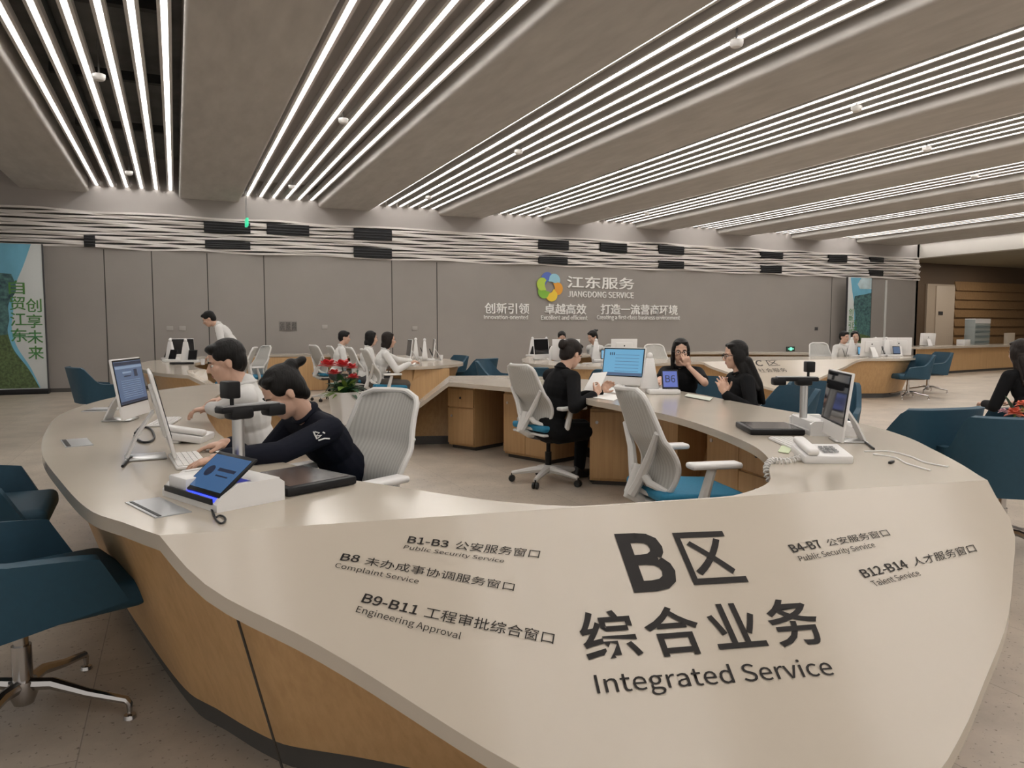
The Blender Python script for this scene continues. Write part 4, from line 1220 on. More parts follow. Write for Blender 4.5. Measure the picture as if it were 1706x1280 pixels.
# ------------------------------------------------------------------ banners by the back wall
def banner(name, label, xr, xl, y, zt, landscape_left, chars, small=None):
    t = thing(name, label, 'banner', ((xl + xr) / 2, y, 0))
    w_ = xr - xl; cx_ = 0
    b = MB(); b.box((0, 0, zt / 2 + 0.05), (w_, 0.05, zt - 0.1), bev=0.004); b.build('banner_panel', mat('banner_white_print', (0.60, 0.63, 0.62), 0.5), t)
    b = MB(); b.box((0, -0.02, 0.05), (w_ + 0.06, 0.22, 0.10), bev=0.008); b.build('banner_base', M_BLACK, t)
    b = MB()
    for x in (-w_ / 2 - 0.012, w_ / 2 + 0.012):
        b.box((x, 0, zt / 2 + 0.05), (0.024, 0.06, zt - 0.08))
    b.build('banner_edge', M_DARK, t, smooth=False)
    def region(poly, m, k, nm):
        q = MB(); pts = [(x - 0.0, z) for x, z in poly]
        M = Matrix.Translation((0, -0.0262 - 0.0008 * k, 0)) @ Matrix.Rotation(pi / 2, 4, 'X')
        q.prism(pts, 0.0006, M); q.build(nm, m, t, smooth=False)
    sg = 1 if landscape_left else -1
    L = -w_ / 2 * sg
    X = lambda f: L + sg * f * w_               # f measured from the picture side
    def scurve(pts, n=10):
        return [(X(a), zz) for a, zz in catmull(pts, n, False)]
    H = zt
    sky_edge = scurve([(0.90, H), (0.82, H * 0.86), (0.72, H * 0.70), (0.70, H * 0.55), (0.68, H * 0.44), (0.72, H * 0.32), (0.84, H * 0.18), (0.93, 0.12)])
    region([(X(0), 0.12), (X(0), H)] + sky_edge, mat('banner_sky_print', (0.16, 0.44, 0.60), 0.5, noise=0.25, nscale=1.2, nstretch=(1, 1, 0.6)), 1, 'sky_print')
    land = scurve([(0.70, H * 0.80), (0.74, H * 0.70), (0.66, H * 0.60), (0.66, H * 0.5), (0.64, H * 0.42), (0.69, H * 0.30), (0.82, H * 0.17), (0.92, 0.12)])
    region([(X(0), 0.12), (X(0), H * 0.84), (X(0.3), H * 0.82)] + land, mat('banner_city_print', (0.055, 0.13, 0.12), 0.5, noise=0.8, nscale=14, col2=(0.02, 0.05, 0.07)), 2, 'city_print')
    field = scurve([(0.64, H * 0.40), (0.69, H * 0.29), (0.82, H * 0.17), (0.92, 0.12)])
    region([(X(0), 0.12), (X(0), H * 0.36)] + field, mat('banner_field_print', (0.085, 0.13, 0.045), 0.5, noise=0.5, nscale=25), 3, 'field_print')
    region([(X(0), H * 0.88), (X(0), H), (X(0.45), H), (X(0.6), H * 0.93), (X(0.5), H * 0.88)], mat('banner_cloud_print', (0.50, 0.62, 0.66), 0.5, noise=0.2, nscale=3), 3, 'cloud_print')
    M_INK = mat('banner_green_ink', (0.03, 0.15, 0.06), 0.5, noise=0.5, nscale=3, nstretch=(0.01, 0.01, 1), col2=(0.10, 0.24, 0.03))
    for col_x, z0, hh, txt in chars:
        for k, ch in enumerate(txt):
            zc = z0 - k * hh * 1.16
            c = X(col_x)
            lettering('banner_character', ch, (c - hh / 2, -0.0302, zc - hh), (c + hh / 2, -0.0302, zc - hh), (c - hh / 2, -0.0302, zc), M_INK, 0.003, parent=t, lift=0.0005)
    if small:
        c = X(small)
        for k in range(2):
            q = MB(); q.box((c, -0.0306, H * 0.405 - 0.06 * k), (0.30, 0.001, 0.018)); q.build('small_print', M_INK, t, smooth=False)
    return t
p = at_z(84, 652, 0)
banner('roll_up_banner', 'tall banner with green landscape print and green characters at the left edge', at_y(69, 408, 17.45).x, at_y(69, 408, 17.45).x - 1.75, 17.45, at_y(69, 408, 17.45).z, True, [(0.745, 2.25, 0.27, '自贸江东'), (0.96 - 0.06, 1.90, 0.27, '创享未来')], 0.77)
xl2, xr2 = at_y(1411, 500, 17.3).x, at_y(1450, 500, 17.3).x
banner('roll_up_banner', 'small distant banner with blue sky print behind the two clerks at the right', xr2, xl2, 17.3, at_y(1430, 463, 17.3).z, False, [(0.84, 1.95, 0.19, '创新引领'), (0.66, 1.6, 0.19, '未来')], None)
g = MB(); x = at_y(1475, 500, WALL_Y).x; g.box((x, WALL_Y - 0.01, 1.5), (0.09, 0.02, 2.86)); structure('trim_12', g, mat('painted_wall_reflection', (0.62, 0.62, 0.60), 0.5), smooth=False)  # light reflection on the wall, painted as a pale strip

# ------------------------------------------------------------------ lettering and emblem on the back wall
M_SIGN = mat('white_sign_letters', (0.90, 0.885, 0.86), 0.4)
def wall_line(label, body, u0, u1, vb, vt, bold=0.0, base=None, slope=0.037):
    y = WALL_Y - 0.004
    uc = (u0 + u1) / 2
    z0, z1 = at_y(uc, vb, y).z, at_y(uc, vt, y).z
    x0, x1 = at_y(u0, vb, y).x, at_y(u1, vb, y).x
    o = lettering('wall_lettering', body, (x0, y, z0), (x1, y, z0), (x0, y, z1), M_SIGN, bold, 1.0, base, depth=0.03, lift=0.0)
    return tag(o, label, 'sign', 'lettering on the back wall')
wall_line('large white Chinese characters beside the round coloured emblem', '江东服务', 944, 1056, 481.5, 461.5, 0.004)
wall_line('white capitals JIANGDONG SERVICE under the large characters', 'JIANGDONG SERVICE', 945, 1055, 496, 486.5, 0.003, LATIN)
wall_line('left of three smaller white Chinese phrases on the back wall', '创新引领', 807, 881, 523, 505, 0.004)
wall_line('white English line Innovation-oriented on the back wall', 'Innovation-oriented', 806, 879, 532, 525.5, 0.001, LATIN)
wall_line('middle of three smaller white Chinese phrases on the back wall', '卓越高效', 907, 976, 524, 506.5, 0.004)
wall_line('white English line Excellent and efficient on the back wall', 'Excellent and efficient', 901, 978, 533, 526, 0.001, LATIN)
wall_line('right and longest of three smaller white Chinese phrases', '打造一流营商环境', 1000, 1128, 524.5, 507.5, 0.004)
wall_line('white English line Creating a first-class business environment', 'Creating a first-class business environment', 994, 1132, 532.5, 526, 0.001, LATIN)
ec_ = at_y(915.5, 478, WALL_Y - 0.03)
zr = at_y(915.5, 453, WALL_Y - 0.03).z - at_y(915.5, 478, WALL_Y - 0.03).z
em = thing('wall_emblem', 'round emblem of five coloured overlapping petals on the back wall', 'emblem', ec_)
pet = [((0.10, 0.17, 0.55), 108, 'blue'), ((0.30, 0.58, 0.70), 52, 'light_blue'), ((0.80, 0.36, 0.04), -12, 'orange'), ((0.85, 0.60, 0.05), -76, 'yellow'), ((0.22, 0.48, 0.05), -142, 'green'), ((0.45, 0.62, 0.07), 164, 'lime')]
for k, (c, a, nm) in enumerate(pet):
    b = MB()
    a = radians(a)
    n = 22
    outl = []
    for i in range(n + 1):
        s_ = i / n
        th = a - 0.75 + 1.5 * s_
        outl.append((zr * (0.50 + 0.50 * sin(pi * s_) ** 0.55) * cos(th), zr * (0.50 + 0.50 * sin(pi * s_) ** 0.55) * sin(th)))
    inn = []
    for i in range(1, n):
        s_ = 1 - i / n
        th = a - 0.75 + 1.5 * s_ + 0.75 * sin(pi * s_)
        r_ = 0.50 - 0.16 * sin(pi * s_)
        inn.append((zr * r_ * cos(th), zr * r_ * sin(th)))
    b.prism(outl + inn, 0.012, Matrix.Translation((0, -0.003 * k, 0)) @ Matrix.Rotation(pi / 2, 4, 'X'))
    b.build(nm + '_petal', mat('emblem_' + nm, c, 0.4), em, smooth=False)
# exit signs, wall plates
t = thing('exit_sign', 'green illuminated sign hanging edge-on below the ceiling at the left', 'sign', at_y(411, 371, 16.9))
b = MB(); b.box((0, 0, 0), (0.05, 0.36, 0.16), bev=0.006); b.build('sign_box', mat('sign_green', (0.02, 0.3, 0.15), 0.4, emit=(0.05, 0.75, 0.38), estr=0.9), t)
b = MB(); b.tube([(0, -0.12, 0.08), (0, -0.12, 0.80)], 0.008, 6); b.tube([(0, 0.12, 0.08), (0, 0.12, 0.80)], 0.008, 6); b.build('hanger', M_GREY, t)
p = at_y(1317, 581.5, WALL_Y - 0.02)
t = thing('exit_sign', 'small green illuminated sign low on the back wall above the desk lettered C', 'sign', p)
b = MB(); b.box((0, 0, 0), (0.34, 0.03, 0.15), bev=0.006); b.build('sign_box', mat('sign_dark', (0.03, 0.06, 0.05), 0.4), t)
b = MB(); b.box((0.0, -0.017, 0), (0.10, 0.004, 0.10)); b.box((0, -0.017, 0), (0.24, 0.004, 0.03)); b.build('sign_glow', mat('sign_mint', (0.1, 0.4, 0.3), 0.4, emit=(0.25, 0.95, 0.62), estr=1.1), t)
for u, v, lab in [(283, 547, 'left of two small white switch plates on the back wall'), (304, 547, 'right of two small white switch plates on the back wall'), (541, 545, 'small plate above the three clerks at the back'), (691, 547, 'small plate right of the three clerks at the back'), (1360, 548, 'small dark plate on the wall above the desk lettered C')]:
    p = at_y(u, v, WALL_Y - 0.006)
    flat_box('wall_plate', lab, 'wall plate', (p.x, p.y, p.z - 0.05), (0.13, 0.012, 0.10), 0, M_BAND if u < 1000 else M_DARK, 0.003, 'plates on the back wall')
t = thing('intercom_panel', 'dark patterned three-part panel on the back wall', 'wall panel', at_y(480, 543.5, WALL_Y - 0.008))
b = MB(); b.box((0, 0, 0), (0.40, 0.014, 0.22), bev=0.003); b.build('panel_body', mat('panel_grey', (0.22, 0.20, 0.185), 0.5), t)
for k in range(3):
    b = MB(); b.box((-0.13 + 0.13 * k, -0.009, 0), (0.10, 0.006, 0.18)); b.build('panel_insert', mat('panel_dark', (0.12, 0.11, 0.10), 0.4, noise=0.6, nscale=60), t, smooth=False)
# things on the far counter
p = at_z(1645, 574, 0.80)
t = thing('glass_display_case', 'grey striped glass case standing on the far counter', 'display case', (p.x, p.y + 0.35, 0.80), atan2(dv.y, dv.x))
hh = at_d(1645, 531, 22.5).z - 0.80
b = MB(); b.box((0, 0, hh / 2), (1.0, 0.32, hh), bev=0.01); b.build('case_body', mat('case_grey', (0.30, 0.33, 0.32), 0.25), t)
for k in range(4):
    b = MB(); b.box((0, -0.163, 0.08 + hh * 0.8 * k / 4), (0.98, 0.008, 0.07)); b.build('case_stripe', mat('case_stripe', (0.17, 0.21, 0.21), 0.3), t, smooth=False)
b = MB(); b.box((0, 0, hh + 0.005), (1.0, 0.32, 0.03)); b.box((0, -0.163, hh - 0.07), (1.0, 0.006, 0.13)); b.build('case_top', M_WHITE, t, smooth=False)
p = at_z(1610, 575, 0.80); flat_box('carton', 'small white carton left of the grey case on the far counter', 'box', (p.x, p.y + 0.1, 0.80), (0.34, 0.25, 0.17), 0.15, M_WHITE2)
p = at_z(1690, 573, 0.80); flat_box('display_board', 'cream board leaning on the far counter near the right border', 'board', (p.x + 0.2, p.y + 0.3, 0.80), (0.55, 0.10, 0.36), 0.15, mat('cream_board', (0.58, 0.52, 0.44), 0.6))
# ------------------------------------------------------------------ people
M_SKIN = mat('light_skin', (0.60, 0.375, 0.275), 0.5, noise=0.04, nscale=20)
M_LIP = mat('lips', (0.36, 0.13, 0.11), 0.5)
M_EYE = mat('eye_white', (0.62, 0.58, 0.54), 0.3)
M_IRIS = mat('dark_iris', (0.012, 0.008, 0.006), 0.2)
M_HAIR = mat('black_hair', (0.0055, 0.0045, 0.0042), 0.5, noise=0.5, nscale=20, nstretch=(6, 6, 0.6), bump=0.3, spec=0.25)
M_HAIRB = mat('dark_brown_hair', (0.013, 0.008, 0.006), 0.5, noise=0.5, nscale=20, nstretch=(6, 6, 0.6), bump=0.3, spec=0.25)
M_SHIRT = mat('white_shirt_cotton', (0.66, 0.65, 0.63), 0.8, bump=0.25, nscale=11)
M_NAVY = mat('dark_navy_cloth', (0.0075, 0.009, 0.017), 0.85, bump=0.25, nscale=11, spec=0.2)
M_SUIT = mat('black_suit_cloth', (0.0055, 0.0055, 0.0065), 0.85, bump=0.2, nscale=11, spec=0.2)
M_PANT = mat('dark_grey_trousers', (0.055, 0.055, 0.06), 0.8, bump=0.2, nscale=11)
M_PANT2 = mat('brown_grey_trousers', (0.10, 0.085, 0.072), 0.8, bump=0.2, nscale=11)
M_SHOE = mat('black_shoe', (0.012, 0.012, 0.012), 0.4)

def solid(mb, name, m, parent, vox, it=3, fac=0.5):
    """all the overlapping pieces fused into one continuous skin"""
    bmesh.ops.recalc_face_normals(mb.bm, faces=list(mb.bm.faces))
    me = bpy.data.meshes.new(name)
    mb.bm.to_mesh(me)
    mb.bm.free()
    o = bpy.data.objects.new(name, me)
    COL.objects.link(o)
    r = o.modifiers.new('r', 'REMESH'); r.mode = 'VOXEL'; r.voxel_size = vox
    s = o.modifiers.new('s', 'SMOOTH'); s.factor = fac; s.iterations = it
    bpy.context.view_layer.update()
    me2 = bpy.data.meshes.new_from_object(o.evaluated_get(bpy.context.evaluated_depsgraph_get()))
    bpy.data.objects.remove(o)
    bpy.data.meshes.remove(me)
    me2.name = name
    for p in me2.polygons:
        p.use_smooth = True
    me2.materials.clear()
    me2.materials.append(m)
    o = bpy.data.objects.new(name, me2)
    COL.objects.link(o)
    o.parent = parent
    return o
def ik(S_, T_, l1, l2, pole):
    d = T_ - S_
    L = d.length
    if L > (l1 + l2) * 0.985:
        d = d * ((l1 + l2) * 0.985 / L); L = d.length
    n = d.normalized()
    a = (l1 * l1 - l2 * l2 + L * L) / (2 * L)
    h = sqrt(max(0, l1 * l1 - a * a))
    p = pole - n * pole.dot(n)
    p.normalize()
    return S_ + n * a + p * h, S_ + d
def hand(mb, W, fd, pn, sgn, curl, s=1.0, inflate=0.0):
    """palm, four unequal bent fingers and a thumb; sgn: side the thumb leaves from"""
    fd = fd.normalized()
    pn = (pn - fd * pn.dot(fd)).normalized()
    ac = fd.cross(pn).normalized() * sgn
    R = Matrix((ac, pn, fd)).transposed()
    mb.cap(W, W + fd * 0.03 * s, 0.024 * s, 0.024 * s)
    mb.ell(W + fd * 0.055 * s, (0.040 * s, 0.0155 * s, 0.050 * s), R)
    mb.cap(W + fd * 0.03 * s + ac * 0.015 * s, W + fd * 0.085 * s + ac * 0.028 * s, 0.014 * s, 0.012 * s)
    mb.cap(W + fd * 0.03 * s - ac * 0.012 * s, W + fd * 0.08 * s - ac * 0.03 * s, 0.014 * s, 0.011 * s)
    for k, (off_, L, r) in enumerate([(0.031, 0.068, 0.0090), (0.0105, 0.077, 0.0092), (-0.0105, 0.071, 0.0088), (-0.030, 0.055, 0.0080)]):
        p = W + fd * (0.088 - 0.006 * abs(k - 1)) * s + ac * off_ * s
        ang = curl * (0.55 + 0.12 * k)
        d = fd + ac * (off_ * 2.6)
        d.normalize()
        rr = r * s
        for seg_, fr in enumerate((0.45, 0.31, 0.24)):
            q = d * cos(ang) + pn * sin(ang)
            e = p + q * L * fr * s
            mb.cap(p, e, rr, rr * 0.92, 10, 4)
            p = e; rr *= 0.92
            ang += curl * (0.85 - 0.15 * seg_)
    p = W + fd * 0.028 * s + ac * 0.026 * s
    d1 = (fd * 0.62 + ac * 0.72 + pn * 0.30).normalized()
    e = p + d1 * 0.038 * s
    mb.cap(p, e, 0.0135 * s, 0.0108 * s, 10, 4)
    d2 = (fd * 0.9 + ac * 0.32 + pn * (0.25 + 0.3 * curl)).normalized()
    mb.cap(e, e + d2 * 0.030 * s, 0.0105 * s, 0.0085 * s, 10, 4)

def person(label, head_w, deg, lean=18, nl=12, hyaw=0, hpitch=15, pz=0.55, s=1.0, stand=False, hands=None, elbows=(None, None), fdirs=(None, None), pnorm=(None, None), curl=(0.5, 0.5),
           top=None, bottom=None, sleeve='long', hair='short', hmat=None, vox=0.006, jacket=True, glasses=False, lanyard=False, fit_z=True, roll=0, opened=False, mask=False):
    """head_w: where the middle of the head is in the room; deg: compass angle the body faces"""
    top = top or M_SHIRT; bottom = bottom or M_PANT; hmat = hmat or M_HAIR
    head_w = Vector(head_w)
    rz = face_rz(deg)
    Lr, Nr = radians(lean), radians(lean + nl)
    u = Vector((0, sin(Lr), cos(Lr))); fw = Vector((0, cos(Lr), -sin(Lr)))
    nd = Vector((0, sin(Nr), cos(Nr)))
    if fit_z:
        pz = head_w.z - (0.50 * s * u.z + 0.165 * s * nd.z)
        pz = min(max(pz, 0.90 if stand else 0.47), 1.0 if stand else 0.62)
    P0 = Vector((0, 0, pz))
    NB_ = P0 + u * 0.50 * s
    Hc = NB_ + nd * 0.165 * s
    c, sn = cos(rz), sin(rz)
    root = Vector((head_w.x - (Hc.x * c - Hc.y * sn), head_w.y - (Hc.x * sn + Hc.y * c), 0))
    Wm = Matrix.Translation(root) @ Matrix.Rotation(rz, 4, 'Z')
    Wi = Wm.inverted()
    t = thing('person', label, 'person', root, rz)
    hr = Matrix.Rotation(radians(hyaw), 3, 'Z') @ Matrix.Rotation(radians(-hpitch), 3, 'X') @ Matrix.Rotation(radians(roll), 3, 'Y')
    H = lambda x, y, z: Hc + hr @ (Vector((x, y, z)) * s * 0.98)
    R = Matrix((Vector((1, 0, 0)), fw, u)).transposed()
    sh = [P0 + u * 0.445 * s + Vector((sg * 0.168 * s, 0, 0)) + fw * 0.012 for sg in (-1, 1)]
    # ---- limbs
    arms = []
    for i, sg in enumerate((-1, 1)):
        if hands and hands[i] is not None:
            T_ = Wi @ Vector(hands[i])
        else:
            T_ = Vector((sg * 0.16, 0.36, pz + 0.16))
        pole = Vector((sg * 0.55, -0.35, -0.8))
        if elbows[i] is not None:
            pole = (Wi @ Vector(elbows[i])) - (sh[i] + T_) / 2
        E_, W_ = ik(sh[i], T_, 0.285 * s, 0.25 * s, pole)
        fd = (W_ - E_).normalized()
        if fdirs[i] is not None:
            fd = (Wi.to_3x3() @ Vector(fdirs[i])).normalized()
        pn = Vector((0, 0, -1)) if pnorm[i] is None else Wi.to_3x3() @ Vector(pnorm[i])
        if abs(pn.normalized().dot(fd)) > 0.95:
            pn = Vector((-sg, 0, -0.2))
        arms.append((sh[i], E_, W_, fd, pn))
    if stand:
        hip = [Vector((sg * 0.085 * s, 0, pz - 0.02)) for sg in (-1, 1)]
        knee = [Vector((sg * 0.10 * s, 0.03, 0.49)) for sg in (-1, 1)]
        ank = [Vector((sg * 0.11 * s, -0.02, 0.09)) for sg in (-1, 1)]
    else:
        hip = [Vector((sg * 0.09 * s, 0.02, pz - 0.02)) for sg in (-1, 1)]
        knee = [Vector((sg * 0.12 * s, 0.43 * s, pz - 0.02)) for sg in (-1, 1)]
        ank = [Vector((sg * 0.12 * s, 0.40 * s, 0.09)) for sg in (-1, 1)]
    def limbs(b, g, arm=True, legs=True, to=1.0, leg_to=1.0):
        if arm:
            for i, sg in enumerate((-1, 1)):
                S_, E_, W_, fd, pn = arms[i]
                if to >= 0.99:
                    b.cap(S_, E_, 0.050 * s + g, 0.041 * s + g); b.cap(E_, W_, 0.041 * s + g, 0.027 * s + g)
                elif to > 0.5:
                    b.cap(S_, E_, 0.050 * s + g, 0.041 * s + g); e = E_ + (W_ - E_) * ((to - 0.5) * 2); b.cap(E_, e, 0.041 * s + g, 0.030 * s + g)
                else:
                    b.cap(S_, S_ + (E_ - S_) * (to * 2), 0.050 * s + g, 0.045 * s + g)
        if legs:
            for i in (0, 1):
                b.cap(hip[i], knee[i], 0.082 * s + g, 0.056 * s + g); b.cap(knee[i], knee[i] + (ank[i] - knee[i]) * leg_to, 0.054 * s + g, 0.038 * s + g)
    def torso(b, g, low=True):
        b.ell(P0 + u * 0.345 * s, (0.150 * s + g, 0.098 * s + g, 0.165 * s), R)
        b.ell(P0 + u * 0.19 * s - fw * 0.004, (0.135 * s + g, 0.092 * s + g, 0.17 * s), R)
        if low:
            b.ell(P0 + u * 0.02 * s, (0.158 * s + g, 0.115 * s + g, 0.12 * s + g))
        b.cap(sh[0] - Vector((-0.02, 0, 0)), sh[1] - Vector((0.02, 0, 0)), 0.052 * s + g, 0.052 * s + g)
        for i in (0, 1):
            b.cap(NB_ - u * 0.035 * s, sh[i] + u * 0.012, 0.052 * s + g * 0.6, 0.045 * s + g * 0.6)
    # ---- body: one continuous skin
    b = MB()
    torso(b, -0.012); limbs(b, -0.006)
    b.cap(NB_ - u * 0.05 * s, H(0, -0.018, -0.05), 0.056 * s, 0.050 * s)
    b.ell(H(0, -0.012, 0.030), (0.074 * s, 0.092 * s, 0.090 * s), hr)
    b.ell(H(0, 0.030, -0.035), (0.057 * s, 0.060 * s, 0.078 * s), hr)
    b.ell(H(0, 0.048, -0.088), (0.030 * s, 0.030 * s, 0.024 * s), hr)
    b.ell(H(0, 0.020, -0.070), (0.050 * s, 0.050 * s, 0.036 * s), hr)
    b.ell(H(0, 0.066, 0.024), (0.052 * s, 0.018 * s, 0.014 * s), hr)
    b.cap(H(0, 0.080, 0.014), H(0, 0.099, -0.022), 0.009 * s, 0.0135 * s, 10, 5)
    for sg in (-1, 1):
        b.ell(H(sg * 0.013, 0.088, -0.026), (0.009 * s, 0.010 * s, 0.008 * s), hr, 10, 6)
        b.ell(H(sg * 0.036, 0.056, -0.020), (0.024 * s, 0.026 * s, 0.024 * s), hr)
        b.ell(H(sg * 0.076, -0.012, -0.008), (0.007 * s, 0.017 * s, 0.027 * s), hr)
    b.ell(H(0, 0.078, -0.052), (0.022 * s, 0.012 * s, 0.010 * s), hr, 10, 6)
    b.ell(H(0, 0.076, -0.064), (0.019 * s, 0.012 * s, 0.009 * s), hr, 10, 6)
    for i, sg in enumerate((-1, 1)):
        S_, E_, W_, fd, pn = arms[i]
        # thumb on the inner side when the palm looks down
        ac = fd.cross((pn - fd * pn.dot(fd)).normalized())
        sgn = 1 if ac.dot(Vector((-sg, 0, 0.15))) > 0 else -1
        hand(b, W_, fd, pn, sgn, curl[i], s * 0.98)
    if stand or True:
        for i in (0, 1):
            b.cap(ank[i] + Vector((0, -0.03, -0.045)), ank[i] + Vector((0, 0.15, -0.055)), 0.034, 0.028)
    solid(b, 'body', M_SKIN, t, vox)
    # ---- face details
    for sg in (-1, 1):
        b = MB(); b.ell(H(sg * 0.031, 0.0735, 0.002), (0.0135 * s, 0.008 * s, 0.0075 * s), hr, 12, 8); e = b.build('eye', M_EYE, t)
        b = MB(); b.ell(H(sg * 0.031, 0.0798, 0.001), (0.0062 * s, 0.0035 * s, 0.0062 * s), hr, 10, 6); b.build('iris', M_IRIS, e)
        b = MB(); b.tube([H(sg * 0.014, 0.0865, 0.020), H(sg * 0.032, 0.0855, 0.0255), H(sg * 0.050, 0.073, 0.0205)], [0.0035 * s, 0.0038 * s, 0.002 * s], 6); b.build('eyebrow', hmat, t)
    b = MB(); b.ell(H(0, 0.0865, -0.0535), (0.019 * s, 0.006 * s, 0.0042 * s), hr, 12, 6); b.ell(H(0, 0.0855, -0.061), (0.016 * s, 0.006 * s, 0.0048 * s), hr, 12, 6); b.build('mouth', M_LIP, t)
    # ---- hair
    b = MB()
    b.ell(H(0, -0.024, 0.046), (0.083 * s, 0.096 * s, 0.086 * s), hr)
    b.ell(H(0, -0.055, 0.008), (0.076 * s, 0.062 * s, 0.085 * s), hr)
    if hair == 'short':
        for sg in (-1, 1):
            b.ell(H(sg * 0.058, 0.000, 0.050), (0.021 * s, 0.058 * s, 0.036 * s), hr)
            b.ell(H(sg * 0.054, -0.056, -0.012), (0.022 * s, 0.026 * s, 0.048 * s), hr)
        b.ell(H(0, 0.040, 0.092), (0.064 * s, 0.046 * s, 0.026 * s), hr)
        b.ell(H(0, 0.058, 0.080), (0.052 * s, 0.020 * s, 0.016 * s), hr)
        b.ell(H(0, -0.062, -0.045), (0.054 * s, 0.030 * s, 0.035 * s), hr)
    else:
        for sg in (-1, 1):
            b.ell(H(sg * 0.058, 0.000, 0.040), (0.022 * s, 0.050 * s, 0.044 * s), hr)
            b.ell(H(sg * 0.028, 0.026, 0.094), (0.040 * s, 0.040 * s, 0.017 * s), hr)
        b.ell(H(0, -0.070, -0.035), (0.062 * s, 0.036 * s, 0.050 * s), hr)
    if hair == 'bun':
        b.ell(H(0, -0.105, 0.085), (0.040 * s, 0.036 * s, 0.034 * s), hr); b.ell(H(0, -0.15, 0.075), (0.028 * s, 0.034 * s, 0.022 * s), hr)
        b.ell(H(0, -0.075, -0.05), (0.055 * s, 0.034 * s, 0.04 * s), hr)
    if hair == 'tail':
        b.ell(H(0, -0.11, 0.05), (0.034 * s, 0.038 * s, 0.032 * s), hr); b.ell(H(0.0, -0.145, 0.03), (0.028 * s, 0.034 * s, 0.045 * s), hr)
    if hair in ('bob', 'long'):
        for sg in (-1, 1):
            b.ell(H(sg * 0.070, -0.015, -0.02), (0.026 * s, 0.055 * s, 0.085 * s), hr)
            b.ell(H(sg * 0.066, -0.025, -0.085), (0.028 * s, 0.045 * s, 0.050 * s), hr)
        b.ell(H(0, -0.075, -0.08), (0.070 * s, 0.042 * s, 0.060 * s), hr)
    if hair == 'long':
        q0 = H(0, -0.085, -0.06)
        q1 = NB_ - fw * 0.105 - u * 0.10 * s; q2 = NB_ - fw * 0.125 - u * 0.27 * s
        for dx in (-0.06, -0.02, 0.02, 0.06):
            X_ = Vector((dx, 0, 0))
            b.cap(q0 + X_ * 0.9, q1 + X_ * 1.3, 0.038 * s, 0.036 * s); b.cap(q1 + X_ * 1.3, q2 + X_ * 1.1, 0.036 * s, 0.022 * s)
        for sg in (-1, 1):
            b.cap(H(sg * 0.068, -0.02, -0.09), NB_ + Vector((sg * 0.085, 0.02, 0)) - u * 0.10 * s - fw * 0.01, 0.030 * s, 0.022 * s)
            b.cap(H(sg * 0.060, -0.05, -0.09), NB_ + Vector((sg * 0.10, 0, 0)) - u * 0.14 * s - fw * 0.075, 0.036 * s, 0.026 * s)
    if hair == 'loose':
        for sg in (-1, 1):
            b.ell(H(sg * 0.072, 0.0, -0.02), (0.022 * s, 0.045 * s, 0.09 * s), hr)
            b.cap(H(sg * 0.074, -0.01, -0.07), NB_ + Vector((sg * 0.075, 0.055, 0)) - u * 0.03 * s, 0.026 * s, 0.016 * s)
        b.cap(H(0, -0.08, -0.05), NB_ - fw * 0.09 - u * 0.10, 0.06 * s, 0.04 * s)
    solid(b, 'hair', hmat, t, max(vox, 0.006), 6)
    if glasses:
        b = MB()
        for sg in (-1, 1):
            b.tube([H(sg * 0.032 + 0.023 * cos(a * pi / 8), 0.096, 0.000 + 0.019 * sin(a * pi / 8)) for a in range(16)], 0.0022, 6, closed=True)
            b.tube([H(sg * 0.056, 0.094, 0.006), H(sg * 0.084, 0.06, 0.008), H(sg * 0.088, -0.01, 0.004)], 0.0022, 6)
        b.tube([H(-0.010, 0.099, 0.005), H(0.010, 0.099, 0.005)], 0.002, 6)
        b.build('eyeglasses', M_BLACK, t)
    # ---- clothes
    b = MB()
    torso(b, 0.010)
    limbs(b, 0.010, True, False, {'long': 0.96, 'short': 0.34, 'half': 0.62}[sleeve])
    b.cap(NB_ - u * 0.04 * s - fw * 0.004, NB_ + nd * 0.012 - fw * 0.006, 0.066 * s, 0.058 * s)
    nm = solid(b, 'shirt' if top is M_SHIRT else 'jacket', top, t, vox, 3)
    b = MB()
    b.tube([NB_ + nd * 0.022 + Vector((0.060 * s * cos(a * pi / 12), 0, 0)) + (fw * 0.062 * s * sin(a * pi / 12)) - u * 0.012 * max(0, sin(a * pi / 12)) for a in range(24)], 0.011, 8, closed=True)
    b.build('collar', top, nm)
    b = MB()
    b.ell(P0 + u * 0.0 * s, (0.170 * s, 0.128 * s, 0.115 * s))
    limbs(b, 0.012, False, True, 1.0, 0.95)
    solid(b, 'trousers', bottom, t, max(vox, 0.007), 3)
    for i in (0, 1):
        b = MB(); b.cap(ank[i] + Vector((0, -0.035, -0.045)), ank[i] + Vector((0, 0.155, -0.055)), 0.044, 0.034)
        b.cap(ank[i] + Vector((0, -0.02, -0.01)), ank[i] + Vector((0, 0.03, -0.04)), 0.042, 0.042)
        solid(b, 'shoe', M_SHOE, t, 0.009, 2)
    if lanyard:
        b = MB()
        b.tube([NB_ + Vector((-0.062, 0, 0)) - u * 0.0, NB_ + Vector((-0.055, 0, 0)) - u * 0.08 + fw * 0.10, NB_ - u * 0.22 + fw * 0.125], 0.004, 6)
        b.tube([NB_ + Vector((0.062, 0, 0)) - u * 0.0, NB_ + Vector((0.055, 0, 0)) - u * 0.08 + fw * 0.10, NB_ - u * 0.22 + fw * 0.125], 0.004, 6)
        b.box(NB_ - u * 0.27 + fw * 0.128, (0.06, 0.006, 0.09), rot=R.to_4x4()); b.build('lanyard', M_DARK, t)
    return t, Wm, NB_, u, fw, arms

Z0 = lambda u_, v_, z: at_z(u_, v_, z)
